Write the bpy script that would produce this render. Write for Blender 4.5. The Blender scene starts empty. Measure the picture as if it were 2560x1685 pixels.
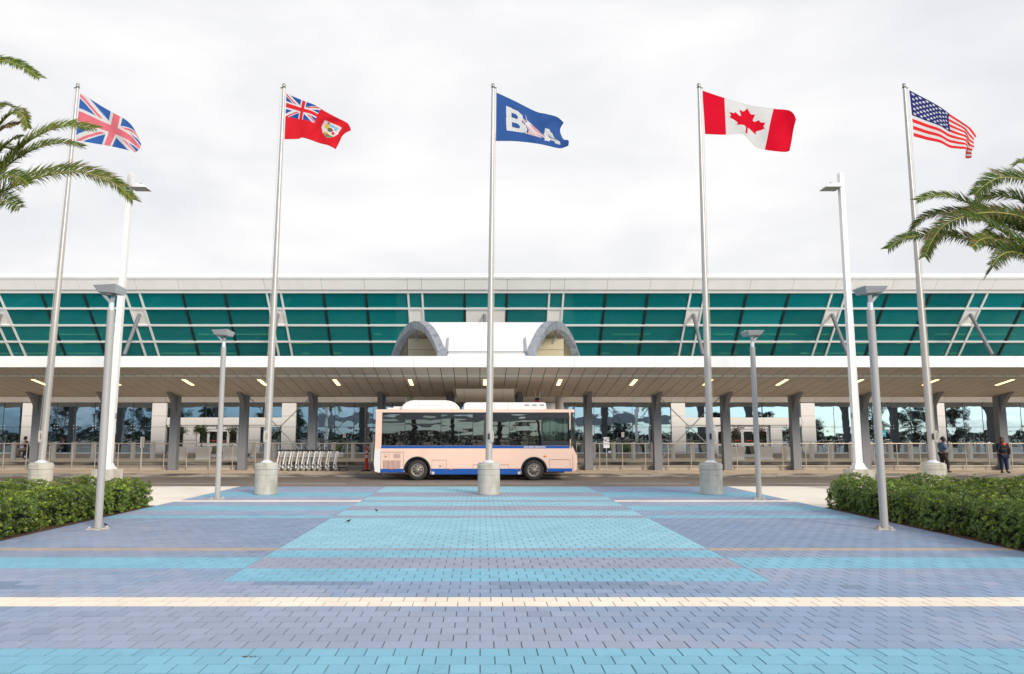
import bpy, bmesh, math, random
import numpy as np
from mathutils import Vector, Matrix, noise as mnoise
random.seed(7); rng = np.random.default_rng(7)
R = math.radians
S = bpy.context.scene
col = S.collection

# ------------------------------------------------------------------ camera
F, CX, CY, H = 1900.0, 1200.0, 842.5, 2.1
PIT = math.atan(0.125); CP, SP = math.cos(PIT), math.sin(PIT)
cd = bpy.data.cameras.new('camera'); cam = bpy.data.objects.new('camera', cd); col.objects.link(cam)
cam.location = (0, 0, H); cam.rotation_euler = (R(90) + PIT, 0, 0)
cd.sensor_width = 36; cd.lens = F / 2560 * 36; cd.shift_x = (1280 - CX) / 2560
cd.clip_start = 0.1; cd.clip_end = 3000
S.camera = cam
S.render.resolution_x = 1024; S.render.resolution_y = 674

# ------------------------------------------------------------------ world, sun, exposure
w = bpy.data.worlds.new('World'); S.world = w; w.use_nodes = True
nt = w.node_tree; nt.nodes.clear(); N = nt.nodes; L = nt.links
def wn(t, **k):
    n = N.new(t)
    for a, b in k.items(): setattr(n, a, b)
    return n
SUN_EL, SUN_ROT = R(24), R(148)
sky = wn('ShaderNodeTexSky', sky_type='NISHITA', sun_disc=False)
sky.sun_elevation = SUN_EL; sky.sun_rotation = SUN_ROT
tc = wn('ShaderNodeTexCoord'); mp = wn('ShaderNodeMapping'); mp.inputs['Scale'].default_value = (1.0, 1.0, 2.6)
L.new(tc.outputs['Generated'], mp.inputs['Vector'])
n1 = wn('ShaderNodeTexNoise'); n1.inputs['Scale'].default_value = 2.3; n1.inputs['Detail'].default_value = 7; n1.inputs['Roughness'].default_value = .52
n1.inputs['Distortion'].default_value = .35
L.new(mp.outputs[0], n1.inputs['Vector'])
r1 = wn('ShaderNodeValToRGB'); r1.color_ramp.elements[0].position = .36; r1.color_ramp.elements[1].position = .64
r1.color_ramp.elements[0].color = (5.55, 5.62, 5.85, 1); r1.color_ramp.elements[1].color = (7.0, 6.97, 7.0, 1)
L.new(n1.outputs['Fac'], r1.inputs[0])
# cloud cover: closed over the terminal, broken (blue between) towards the sun behind the viewer
sx = wn('ShaderNodeSeparateXYZ'); L.new(tc.outputs['Generated'], sx.inputs[0])
cov = wn('ShaderNodeMapRange'); cov.inputs['From Min'].default_value = -.9; cov.inputs['From Max'].default_value = .1
cov.inputs['To Min'].default_value = -.10; cov.inputs['To Max'].default_value = .62
L.new(sx.outputs['Y'], cov.inputs['Value'])
mp2 = wn('ShaderNodeMapping'); mp2.inputs['Scale'].default_value = (1.0, 1.0, 5.0); L.new(tc.outputs['Generated'], mp2.inputs['Vector'])
n2 = wn('ShaderNodeTexNoise'); n2.inputs['Scale'].default_value = 4.5; n2.inputs['Detail'].default_value = 8; n2.inputs['Roughness'].default_value = .6; n2.inputs['Distortion'].default_value = .6
L.new(mp2.outputs[0], n2.inputs['Vector'])
ad = wn('ShaderNodeMath', operation='ADD'); L.new(cov.outputs[0], ad.inputs[0]); L.new(n2.outputs['Fac'], ad.inputs[1])
r2 = wn('ShaderNodeMapRange'); r2.inputs['From Min'].default_value = .42; r2.inputs['From Max'].default_value = .66
L.new(ad.outputs[0], r2.inputs['Value'])
mx = wn('ShaderNodeMixRGB'); L.new(r2.outputs[0], mx.inputs['Fac'])
tint = wn('ShaderNodeMixRGB', blend_type='MULTIPLY'); tint.inputs['Fac'].default_value = 1; tint.inputs['Color2'].default_value = (.34, .58, 1.0, 1)
L.new(sky.outputs[0], tint.inputs['Color1']); L.new(tint.outputs[0], mx.inputs['Color1']); L.new(r1.outputs[0], mx.inputs['Color2'])
bg = wn('ShaderNodeBackground'); bg.inputs['Strength'].default_value = .1
L.new(mx.outputs[0], bg.inputs['Color'])
wo = wn('ShaderNodeOutputWorld'); L.new(bg.outputs[0], wo.inputs['Surface'])

sd = bpy.data.lights.new('sun', 'SUN'); sd.energy = 2.2; sd.angle = R(15); sd.color = (1, .89, .74)
so = bpy.data.objects.new('sun', sd); col.objects.link(so)
sdir = Vector((math.sin(SUN_ROT) * math.cos(SUN_EL), math.cos(SUN_ROT) * math.cos(SUN_EL), math.sin(SUN_EL)))
so.rotation_euler = sdir.to_track_quat('Z', 'Y').to_euler(); so.location = (20, -20, 40)
S.view_settings.view_transform = 'Standard'; S.view_settings.look = 'None'
S.view_settings.exposure = 0.56; S.view_settings.gamma = 1

# ------------------------------------------------------------------ measuring helpers
def W(u, v, Y):
    """point of the place at distance Y that the photograph shows at (u, v)"""
    a = (u - CX) / F; b = (v - CY) / F; t = Y / (CP + b * SP)
    return Vector((a * t, Y, H + t * (SP - b * CP)))
def G(u, v, z=0.0):
    a = (u - CX) / F; b = (v - CY) / F; t = (z - H) / (SP - b * CP)
    return Vector((a * t, t * (CP + b * SP), z))
def SL(v, Y0, z0, k):
    """(Y, z) where the sight line of row v meets the slope z = z0 + k (Y - Y0)"""
    b = (v - CY) / F; dy = CP + b * SP; dz = SP - b * CP
    t = (z0 - k * Y0 - H) / (dz - k * dy)
    return t * dy, H + t * dz

# ------------------------------------------------------------------ materials
def mat(name, c, rough=.6, metal=0.0, spec=.5, var=0.0, vs=6.0, bump=0.0, bs=60.0, emit=None, estr=0, dirt=None, ds=2.0, transl=0.0, coords='Object', coat=0, vec=None, dmin=.52):
    m = bpy.data.materials.new(name); m.use_nodes = True
    t = m.node_tree; b = t.nodes['Principled BSDF']
    b.inputs['Base Color'].default_value = (*c, 1); b.inputs['Roughness'].default_value = rough
    b.inputs['Metallic'].default_value = metal; b.inputs['Specular IOR Level'].default_value = spec
    if coat: b.inputs['Coat Weight'].default_value = coat; b.inputs['Coat Roughness'].default_value = .06
    if emit: b.inputs['Emission Color'].default_value = (*emit, 1); b.inputs['Emission Strength'].default_value = estr
    tcn = t.nodes.new('ShaderNodeTexCoord'); src = tcn.outputs[coords]
    if vec:
        mpn = t.nodes.new('ShaderNodeMapping'); mpn.inputs['Scale'].default_value = vec; t.links.new(src, mpn.inputs[0]); src = mpn.outputs[0]
    cur = None
    def mix(fac_out, c1, c2, mode='MIX'):
        x = t.nodes.new('ShaderNodeMixRGB'); x.blend_type = mode
        t.links.new(fac_out, x.inputs['Fac'])
        for s, cc in ((x.inputs['Color1'], c1), (x.inputs['Color2'], c2)):
            if hasattr(cc, 'links'): t.links.new(cc, s)
            else: s.default_value = (*cc, 1)
        return x.outputs[0]
    def nz(sc, det=5):
        n = t.nodes.new('ShaderNodeTexNoise'); n.inputs['Scale'].default_value = sc; n.inputs['Detail'].default_value = det
        t.links.new(src, n.inputs['Vector']); return n.outputs['Fac']
    if var:
        cur = mix(nz(vs), tuple(x * (1 - var) for x in c), tuple(min(1, x * (1 + var)) for x in c))
    if dirt:
        rr = t.nodes.new('ShaderNodeMapRange'); rr.inputs['From Min'].default_value = dmin; rr.inputs['From Max'].default_value = dmin + .2
        rr.inputs['To Max'].default_value = dirt[3]
        t.links.new(nz(ds, 8), rr.inputs['Value'])
        cur = mix(rr.outputs[0], cur if cur else c, dirt[:3])
    if cur: t.links.new(cur, b.inputs['Base Color'])
    if bump:
        bn = t.nodes.new('ShaderNodeBump'); bn.inputs['Strength'].default_value = bump; bn.inputs['Distance'].default_value = .01
        t.links.new(nz(bs, 4), bn.inputs['Height']); t.links.new(bn.outputs[0], b.inputs['Normal'])
    if transl:
        out = t.nodes['Material Output']; tr = t.nodes.new('ShaderNodeBsdfTranslucent'); ms = t.nodes.new('ShaderNodeMixShader')
        ms.inputs[0].default_value = transl
        if cur: t.links.new(cur, tr.inputs[0])
        else: tr.inputs[0].default_value = (*c, 1)
        t.links.new(b.outputs[0], ms.inputs[1]); t.links.new(tr.outputs[0], ms.inputs[2]); t.links.new(ms.outputs[0], out.inputs[0])
    return m
def vcmat(name, rough=.8, grain=.10, gs=45, transl=0.0, spec=.4, bump=0.0, stain=0.0):
    """colour comes from the mesh's colour attribute, broken by fine grain"""
    m = bpy.data.materials.new(name); m.use_nodes = True; t = m.node_tree; b = t.nodes['Principled BSDF']
    a = t.nodes.new('ShaderNodeVertexColor'); a.layer_name = 'col'
    b.inputs['Roughness'].default_value = rough; b.inputs['Specular IOR Level'].default_value = spec
    g = t.nodes.new('ShaderNodeNewGeometry'); n = t.nodes.new('ShaderNodeTexNoise'); n.inputs['Scale'].default_value = gs; n.inputs['Detail'].default_value = 6
    t.links.new(g.outputs['Position'], n.inputs['Vector'])
    mr = t.nodes.new('ShaderNodeMapRange'); mr.inputs['From Min'].default_value = .25; mr.inputs['From Max'].default_value = .75
    mr.inputs['To Min'].default_value = 1 - grain; mr.inputs['To Max'].default_value = 1 + grain
    t.links.new(n.outputs['Fac'], mr.inputs['Value'])
    n2 = t.nodes.new('ShaderNodeTexNoise'); n2.inputs['Scale'].default_value = .55; n2.inputs['Detail'].default_value = 7; t.links.new(g.outputs['Position'], n2.inputs['Vector'])
    mr2 = t.nodes.new('ShaderNodeMapRange'); mr2.inputs['From Min'].default_value = .3; mr2.inputs['From Max'].default_value = .7
    mr2.inputs['To Min'].default_value = 1 - grain * .7; mr2.inputs['To Max'].default_value = 1 + grain * .5; t.links.new(n2.outputs['Fac'], mr2.inputs['Value'])
    pm = t.nodes.new('ShaderNodeMath'); pm.operation = 'MULTIPLY'; t.links.new(mr.outputs[0], pm.inputs[0]); t.links.new(mr2.outputs[0], pm.inputs[1])
    if stain:
        n3 = t.nodes.new('ShaderNodeTexNoise'); n3.inputs['Scale'].default_value = 1.9; n3.inputs['Detail'].default_value = 9; n3.inputs['Roughness'].default_value = .68; t.links.new(g.outputs['Position'], n3.inputs['Vector'])
        m3 = t.nodes.new('ShaderNodeMapRange'); m3.inputs['From Min'].default_value = .58; m3.inputs['From Max'].default_value = .74; m3.inputs['To Min'].default_value = 1; m3.inputs['To Max'].default_value = 1 - stain; t.links.new(n3.outputs['Fac'], m3.inputs['Value'])
        p3 = t.nodes.new('ShaderNodeMath'); p3.operation = 'MULTIPLY'; t.links.new(pm.outputs[0], p3.inputs[0]); t.links.new(m3.outputs[0], p3.inputs[1]); pm = p3
    x = t.nodes.new('ShaderNodeVectorMath'); x.operation = 'SCALE'; t.links.new(a.outputs[0], x.inputs[0]); t.links.new(pm.outputs[0], x.inputs['Scale'])
    t.links.new(x.outputs[0], b.inputs['Base Color'])
    if bump:
        bn = t.nodes.new('ShaderNodeBump'); bn.inputs['Strength'].default_value = bump; bn.inputs['Distance'].default_value = .004
        t.links.new(n.outputs['Fac'], bn.inputs['Height']); t.links.new(bn.outputs[0], b.inputs['Normal'])
    if transl:
        out = t.nodes['Material Output']; tr = t.nodes.new('ShaderNodeBsdfTranslucent'); ms = t.nodes.new('ShaderNodeMixShader')
        ms.inputs[0].default_value = transl; t.links.new(x.outputs[0], tr.inputs[0])
        t.links.new(b.outputs[0], ms.inputs[1]); t.links.new(tr.outputs[0], ms.inputs[2]); t.links.new(ms.outputs[0], out.inputs[0])
    return m
def glass(name, refl, base, fac, see=0.0, tint=(.5, .6, .6), wav=.0, ws=.6, strg=.02, zs=1.6):
    """coated glazing: mirror coat over a dark pane, partly see-through"""
    m = bpy.data.materials.new(name); m.use_nodes = True; t = m.node_tree; b = t.nodes['Principled BSDF']
    b.inputs['Base Color'].default_value = (*base, 1); b.inputs['Roughness'].default_value = .08
    oi0 = t.nodes.new('ShaderNodeObjectInfo'); mr0 = t.nodes.new('ShaderNodeMapRange'); mr0.inputs['To Min'].default_value = .78; mr0.inputs['To Max'].default_value = 1.18
    t.links.new(oi0.outputs['Random'], mr0.inputs['Value']); sc0 = t.nodes.new('ShaderNodeVectorMath'); sc0.operation = 'SCALE'; sc0.inputs[0].default_value = base
    t.links.new(mr0.outputs[0], sc0.inputs['Scale']); t.links.new(sc0.outputs[0], b.inputs['Base Color'])
    gl = t.nodes.new('ShaderNodeBsdfGlossy'); gl.inputs['Color'].default_value = (*refl, 1); gl.inputs['Roughness'].default_value = .015
    ms = t.nodes.new('ShaderNodeMixShader'); ms.inputs[0].default_value = fac
    t.links.new(b.outputs[0], ms.inputs[1]); t.links.new(gl.outputs[0], ms.inputs[2])
    last = ms
    if see:
        tr = t.nodes.new('ShaderNodeBsdfTransparent'); tr.inputs[0].default_value = (*tint, 1)
        m2 = t.nodes.new('ShaderNodeMixShader'); m2.inputs[0].default_value = see
        t.links.new(ms.outputs[0], m2.inputs[1]); t.links.new(tr.outputs[0], m2.inputs[2]); last = m2
    if wav:
        tcn = t.nodes.new('ShaderNodeTexCoord'); n = t.nodes.new('ShaderNodeTexNoise'); n.inputs['Scale'].default_value = ws; n.inputs['Detail'].default_value = 1.5
        mpn = t.nodes.new('ShaderNodeMapping'); mpn.inputs['Scale'].default_value = (1, 1, zs)
        oi = t.nodes.new('ShaderNodeObjectInfo'); t.links.new(tcn.outputs['Object'], mpn.inputs[0])
        va = t.nodes.new('ShaderNodeVectorMath'); va.operation = 'SCALE'; va.inputs[0].default_value = (31, 17, 9); t.links.new(oi.outputs['Random'], va.inputs['Scale'])
        t.links.new(va.outputs[0], mpn.inputs['Location'])
        t.links.new(mpn.outputs[0], n.inputs['Vector'])
        bn = t.nodes.new('ShaderNodeBump'); bn.inputs['Strength'].default_value = wav; bn.inputs['Distance'].default_value = strg
        t.links.new(n.outputs['Fac'], bn.inputs['Height']); t.links.new(bn.outputs[0], gl.inputs['Normal'])
    t.links.new(last.outputs[0], t.nodes['Material Output'].inputs[0])
    return m

M = {}
M['paver'] = vcmat('paver', .82, .09, 60, bump=.25, stain=.22)
M['grout'] = mat('grout', (.16, .18, .22), .95, var=.3, vs=9)
M['asphalt'] = mat('asphalt', (.20, .168, .14), .9, var=.14, vs=1.2, bump=.5, bs=90, dirt=(.13, .11, .095, .5), ds=.5)
M['cream_concrete'] = mat('cream_concrete', (.80, .74, .65), .9, var=.05, vs=2, dirt=(.60, .54, .46, .5), ds=.7)
M['tan_concrete'] = mat('tan_concrete', (.76, .60, .43), .9, var=.08, vs=1.2, dirt=(.52, .40, .29, .6), ds=.6)
M['kerb'] = mat('kerb', (.36, .32, .26), .9, var=.12, vs=3, dirt=(.08, .068, .06, .9), ds=1.6, vec=(.5, 1, 5), dmin=.40, coords='Generated' if False else 'Object')
M['ground'] = mat('ground', (.10, .12, .07), .95, var=.3, vs=.4)
M['line'] = mat('line_paint', (.55, .52, .46), .8, dirt=(.18, .16, .13, 1), ds=7)
M['concrete'] = mat('concrete', (.50, .475, .415), .85, var=.14, vs=5, bump=.5, bs=40, dirt=(.33, .31, .24, .85), ds=2.6, vec=(1.6, 1.6, .55), dmin=.48)
M['plinth'] = mat('plinth_concrete', (.44, .38, .31), .9, var=.1, vs=3, dirt=(.18, .16, .13, .5), ds=1.5)
M['white_panel'] = mat('white_panel', (.76, .735, .70), .42, var=.02, vs=1)
M['white_fascia'] = mat('white_fascia', (.87, .86, .835), .45, var=.03, vs=.6, dirt=(.70, .69, .66, .5), ds=.9, vec=(1, 1, .25))
M['roof_panel'] = mat('roof_panel', (.87, .855, .82), .5, var=.02, vs=.7, dirt=(.75, .74, .71, .4), ds=.8, vec=(1.5, .3, .3))
M['beige_panel'] = mat('beige_panel', (.62, .56, .49), .55, var=.04, vs=1)
M['soffit'] = mat('soffit', (.62, .56, .49), .6, var=.05, vs=1.2, dirt=(.51, .445, .38, .6), ds=.8)
M['soffit_strip'] = mat('soffit_strip', (.92, .86, .76), .6)
M['gap'] = mat('joint_dark', (.05, .042, .035), .9)
M['col_grey'] = mat('column_paint', (.20, .205, .215), .5, var=.05, vs=2, dirt=(.20, .20, .205, .5), ds=1.5)
M['white_metal'] = mat('white_metal', (.80, .80, .79), .35, var=.02, vs=3)
M['mull_white'] = mat('white_mullion', (.80, .80, .78), .4)
M['mull_dark'] = mat('dark_mullion', (.008, .018, .022), .4)
M['green_glass'] = glass('green_glass', (.06, .50, .50), (.002, .240, .258), .12, see=.26, tint=(.30, .52, .36), wav=.15, ws=.5)
M['win'] = glass('window_glass', (.56, .66, .79), (.006, .012, .016), .86, wav=.16, ws=.8, strg=.03)
M['win_door'] = glass('door_glass', (.45, .50, .48), (.012, .014, .012), .62, wav=.1, ws=.9, strg=.02)
M['interior'] = mat('interior', (.10, .14, .13), .9)
M['galv'] = mat('galvanised', (.30, .325, .36), .5, .3, var=.30, vs=5, dirt=(.10, .115, .145, .95), ds=4.2, vec=(1, 1, .45))
M['tan_inner'] = mat('vault_lining', (.50, .44, .30), .7, var=.05, vs=1)
M['steel'] = mat('brushed_steel', (.84, .82, .78), .32, .4, var=.05, vs=8, dirt=(.60, .56, .50, .4), ds=4, vec=(1, 1, .3))
M['rail'] = mat('rail_steel', (.58, .51, .42), .35, .5, var=.1, vs=5)
M['flagpole'] = mat('flagpole_aluminium', (.50, .47, .43), .38, .3, var=.07, vs=3, dirt=(.42, .40, .37, .6), ds=3.2, vec=(6, 6, .35))
M['lamp_grey'] = mat('lamp_grey', (.40, .385, .365), .5, .0, var=.05, vs=3, dirt=(.32, .33, .33, .5), ds=2, vec=(4, 4, .4))
M['lamp_head'] = mat('lamp_head', (.33, .335, .34), .4, .1, var=.06, vs=6)
M['collar'] = mat('collar_metal', (.74, .76, .79), .35, .3)
M['lens'] = mat('lamp_lens', (.30, .27, .22), .3, var=.3, vs=25)
M['black'] = mat('black_plastic', (.014, .014, .016), .5)
M['rubber'] = mat('rubber', (.030, .027, .025), .85, var=.2, vs=12)
M['rim'] = mat('wheel_rim', (.30, .27, .23), .42, .5, var=.15, vs=14)
M['rim_hole'] = mat('rim_hole', (.02, .016, .014), .8)
M['pink'] = mat('pink_paint', (.86, .60, .47), .28, coat=.5, var=.02, vs=1, dirt=(.72, .49, .37, .35), ds=1.3)
M['blue'] = mat('blue_paint', (.008, .085, .36), .25, coat=.5)
M['bus_white'] = mat('bus_white', (.80, .79, .76), .35, coat=.3, var=.03, vs=2)
M['bus_seam'] = mat('bus_seam', (.16, .075, .075), .7)
M['bus_glass'] = glass('bus_glass', (.88, .86, .84), (.006, .006, .007), .60, see=.42, tint=(.62, .62, .62), wav=.13, ws=.6, strg=.035, zs=4.0)
M['cab_glass'] = glass('cab_glass', (.65, .72, .70), (.02, .03, .03), .35, see=.6, tint=(.75, .88, .84), wav=.1, ws=1)
M['orange'] = mat('orange_lens', (.80, .25, .02), .3)
M['cone'] = mat('cone_orange', (.72, .045, .02), .5, var=.06, vs=4)
M['cone_white'] = mat('reflective_white', (.72, .66, .62), .5)
M['sign_white'] = mat('sign_white', (.72, .72, .70), .5)
M['sign_black'] = mat('sign_black', (.02, .02, .025), .6)
M['red'] = mat('sign_red', (.62, .03, .03), .5)
M['light'] = mat('lamp_light', (1, .8, .5), .5, emit=(1, .74, .34), estr=2.0)
M['tube_light'] = mat('tube_light', (1, .95, .5), .5, emit=(1, .85, .40), estr=6)
M['bark'] = mat('palm_bark', (.17, .11, .075), .95, var=.4, vs=14, bump=1, bs=30)
M['twig'] = mat('twig', (.10, .065, .045), .9)
M['rachis'] = mat('rachis', (.36, .33, .07), .6, var=.15, vs=3)
M['frond'] = vcmat('frond_leaf', .6, .12, 20, transl=.38, spec=.18)
M['leaf'] = vcmat('hedge_leaf', .38, .10, 30, transl=.22, spec=.5)
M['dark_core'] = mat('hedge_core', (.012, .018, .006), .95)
M['flag'] = vcmat('flag_cloth', .8, .03, 8, transl=.5, spec=.1)
M['rope'] = mat('rope', (.62, .58, .50), .9)
M['planter'] = mat('planter', (.92, .84, .73), .8, var=.05, vs=3)
M['soil'] = mat('soil', (.08, .04, .025), .95)
M['skin_dark'] = mat('skin_dark', (.10, .045, .025), .55)
M['skin_light'] = mat('skin_light', (.50, .22, .13), .55)
M['hair'] = mat('hair_black', (.012, .009, .008), .6)
M['hair_brown'] = mat('hair_brown', (.05, .022, .012), .6)
M['denim'] = mat('denim', (.10, .17, .26), .9, var=.2, vs=20)
M['navy'] = mat('navy_cloth', (.010, .012, .020), .9)
M['navy_jeans'] = mat('navy_jeans', (.012, .018, .045), .9)
M['scarf'] = mat('orange_scarf', (.80, .09, .02), .8)
M['cloth_white'] = mat('white_cloth', (.60, .58, .58), .9)
M['khaki'] = mat('khaki', (.46, .38, .28), .9)
M['lilac'] = mat('lilac_cloth', (.48, .26, .46), .9)
M['tree_leaf'] = vcmat('tree_leaf', .6, .1, 5, spec=.2)
M['walk_grey'] = mat('walkway_roof', (.20, .24, .27), .6)
M['darkpost'] = mat('dark_post', (.02, .022, .024), .6)
M['cyan_sign'] = mat('cyan_sign', (.02, .42, .62), .5)

# ------------------------------------------------------------------ object helpers
def tag(o, label=None, cat=None, group=None, kind=None):
    if label: o['label'] = label
    if cat: o['category'] = cat
    if group: o['group'] = group
    if kind: o['kind'] = kind
    return o
def empty(name, loc=(0, 0, 0), label=None, cat=None, group=None, kind=None, rz=0):
    o = bpy.data.objects.new(name, None); col.objects.link(o); o.location = loc; o.rotation_euler = (0, 0, rz)
    o.empty_display_size = .2
    return tag(o, label, cat, group, kind)
class MB:
    def __init__(s): s.v = []; s.f = []; s.m = []; s.sm = []
    def add(s, vs, fs, mi=0, smooth=False):
        n = len(s.v); s.v += [tuple(p) for p in vs]
        for f in fs: s.f.append([n + i for i in f]); s.m.append(mi); s.sm.append(smooth)
        return s
    def box(s, x0, x1, y0, y1, z0, z1, mi=0):
        vs = [(x, y, z) for x in (x0, x1) for y in (y0, y1) for z in (z0, z1)]
        return s.add(vs, [(0, 1, 3, 2), (4, 6, 7, 5), (0, 4, 5, 1), (2, 3, 7, 6), (0, 2, 6, 4), (1, 5, 7, 3)], mi)
    def hexa(s, q0, q1, mi=0):
        """two matching quads"""
        return s.add(list(q0) + list(q1), [(3, 2, 1, 0), (4, 5, 6, 7), (0, 1, 5, 4), (1, 2, 6, 5), (2, 3, 7, 6), (3, 0, 4, 7)], mi)
    def bar(s, p0, p1, wx, wy, mi=0, up=None):
        p0 = Vector(p0); p1 = Vector(p1); d = (p1 - p0).normalized()
        a = Vector(up) if up else (Vector((0, 0, 1)) if abs(d.z) < .9 else Vector((1, 0, 0)))
        x = d.cross(a).normalized(); y = x.cross(d).normalized()
        q = [(-1, -1), (1, -1), (1, 1), (-1, 1)]
        return s.hexa([p0 + x * a_ * wx / 2 + y * b_ * wy / 2 for a_, b_ in q], [p1 + x * a_ * wx / 2 + y * b_ * wy / 2 for a_, b_ in q], mi)
    def tube(s, pts, rad, n=12, mi=0, caps=True):
        pts = [Vector(p) for p in pts]
        if not isinstance(rad, (list, tuple)): rad = [rad] * len(pts)
        rings = []; px = None
        for i, p in enumerate(pts):
            d = (pts[min(i + 1, len(pts) - 1)] - pts[max(i - 1, 0)])
            d = d.normalized() if d.length > 1e-9 else Vector((0, 0, 1))
            if px is None: a = Vector((1, 0, 0)) if abs(d.x) < .9 else Vector((0, 0, 1)); x = (a - d * a.dot(d)).normalized()
            else: x = (px - d * px.dot(d)).normalized()
            px = x; y = d.cross(x)
            rings.append([p + (x * math.cos(2 * math.pi * k / n) + y * math.sin(2 * math.pi * k / n)) * rad[i] for k in range(n)])
        vs = [q for r_ in rings for q in r_]; fs = []
        for i in range(len(pts) - 1):
            for k in range(n): fs.append((i * n + k, i * n + (k + 1) % n, (i + 1) * n + (k + 1) % n, (i + 1) * n + k))
        s.add(vs, fs, mi, True)
        if caps:
            s.add(rings[0], [tuple(range(n))[::-1]], mi); s.add(rings[-1], [tuple(range(n))], mi)
        return s
    def lathe(s, prof, c=(0, 0, 0), axis='z', n=24, mi=0, smooth=True):
        vs = []
        for r_, h in prof:
            for k in range(n):
                a = 2 * math.pi * k / n; x, y = r_ * math.cos(a), r_ * math.sin(a)
                p = (x, y, h) if axis == 'z' else ((x, h, y) if axis == 'y' else (h, x, y))
                vs.append((p[0] + c[0], p[1] + c[1], p[2] + c[2]))
        fs = []
        for i in range(len(prof) - 1):
            for k in range(n):
                f = (i * n + k, i * n + (k + 1) % n, (i + 1) * n + (k + 1) % n, (i + 1) * n + k)
                fs.append(f if axis != 'y' else f[::-1])
        return s.add(vs, fs, mi, smooth)
    def prism(s, poly, a, b, axis='y', mi=0):
        """polygon of 2-D points pushed from a to b along axis (y: points are x,z; x: points are y,z; z: x,y)"""
        def P(p, t): return (p[0], t, p[1]) if axis == 'y' else ((t, p[0], p[1]) if axis == 'x' else (p[0], p[1], t))
        n = len(poly); vs = [P(p, a) for p in poly] + [P(p, b) for p in poly]
        fs = [tuple(range(n)), tuple(range(2 * n - 1, n - 1, -1))] + [((i + 1) % n, i, n + i, n + (i + 1) % n) for i in range(n)]
        return s.add(vs, fs, mi)
    def sphere(s, c, r_, n=10, mi=0, sc=(1, 1, 1)):
        vs = []; fs = []; m_ = n // 2 + 1
        for i in range(m_ + 1):
            t = math.pi * i / m_
            for k in range(n):
                a = 2 * math.pi * k / n
                vs.append((c[0] + r_ * sc[0] * math.sin(t) * math.cos(a), c[1] + r_ * sc[1] * math.sin(t) * math.sin(a), c[2] + r_ * sc[2] * math.cos(t)))
        for i in range(m_):
            for k in range(n): fs.append((i * n + k, (i + 1) * n + k, (i + 1) * n + (k + 1) % n, i * n + (k + 1) % n))
        return s.add(vs, fs, mi, True)
    def mesh(s, name):
        me = bpy.data.meshes.new(name); me.from_pydata(s.v, [], s.f)
        me.polygons.foreach_set('material_index', s.m); me.polygons.foreach_set('use_smooth', s.sm); me.update()
        return me
    def build(s, name, mats, parent=None, recalc=True, bevel=0):
        me = s.mesh(name)
        if recalc or bevel:
            bm = bmesh.new(); bm.from_mesh(me)
            if recalc: bmesh.ops.recalc_face_normals(bm, faces=bm.faces)
            if bevel:
                es = [e for e in bm.edges if len(e.link_faces) == 2 and e.calc_face_angle(0) > R(30)]
                bmesh.ops.bevel(bm, geom=es, offset=bevel, segments=2, affect='EDGES', profile=.6)
            bm.to_mesh(me); bm.free()
        for m_ in (mats if isinstance(mats, (list, tuple)) else [mats]): me.materials.append(m_)
        return link(name, me, parent)
def link(name, me, parent=None):
    o = bpy.data.objects.new(name, me); col.objects.link(o)
    if parent: o.parent = parent; o.matrix_parent_inverse = Matrix.Identity(4)
    return o
kids = {}
def copy_tree(o, parent=None):
    c = o.copy(); col.objects.link(c)
    if parent: c.parent = parent
    for ch in [x for x in o.children]: copy_tree(ch, c)
    return c
def npmesh(name, verts, faces, colors=None, smooth=False):
    """verts (n,3), faces (m,k) all k-gons, colours per face"""
    me = bpy.data.meshes.new(name); nv, nf, k = len(verts), len(faces), faces.shape[1]
    me.vertices.add(nv); me.vertices.foreach_set('co', np.asarray(verts, dtype=np.float32).ravel())
    me.loops.add(nf * k); me.loops.foreach_set('vertex_index', faces.astype(np.int32).ravel())
    me.polygons.add(nf); me.polygons.foreach_set('loop_start', (np.arange(nf) * k).astype(np.int32))
    me.polygons.foreach_set('use_smooth', np.full(nf, smooth))
    me.update(calc_edges=True)
    if colors is not None:
        at = me.color_attributes.new('col', 'FLOAT_COLOR', 'CORNER')
        cc = np.ones((nf, k, 4), dtype=np.float32); cc[:, :, :3] = np.asarray(colors)[:, None, :]
        at.data.foreach_set('color', cc.ravel())
    return me
ORD = ['first', 'second', 'third', 'fourth', 'fifth', 'sixth', 'seventh', 'eighth', 'ninth', 'tenth', 'eleventh', 'twelfth', 'thirteenth', 'fourteenth', 'fifteenth', 'sixteenth', 'seventeenth', 'eighteenth', 'nineteenth', 'twentieth']

# ================================================================== SETTING
PX0, PX1 = -9.32, 9.62          # sides of the paved plaza
YK = 36.4                        # kerb of the bus lane
ROW, LEN = .2585, .275
def rowY(n): return ROW * n + .2625
PLEND = rowY(115.6)
tag(MB().box(-400, 400, -400, 400, -.6, -.09).build('ground', M['ground']), kind='structure')
tag(MB().box(-14.6, PX0 - .01, 22.26, PLEND, -.085, -.004).box(PX1 + .01, 15.2, 21.71, PLEND, -.085, -.004).build('concrete_apron', M['cream_concrete']), kind='structure')
road = tag(MB().box(-90, 90, PLEND + .0, YK, -.085, -.012).build('road', M['asphalt']), kind='structure')
ln = MB()
for a, b in ((-13.5, -10.8), (-9.2, -5.5), (-4.0, 3.4), (5.0, 8.6), (11, 17), (-22, -16), (19, 26)):
    ln.box(a, b, 31.75, 31.83, -.016, -.008)
ln.build('road_line', M['line'], road)
tag(MB().box(-90, 90, -60, -6.02, -.085, -.006).build('car_park', M['asphalt']), kind='structure')

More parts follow.
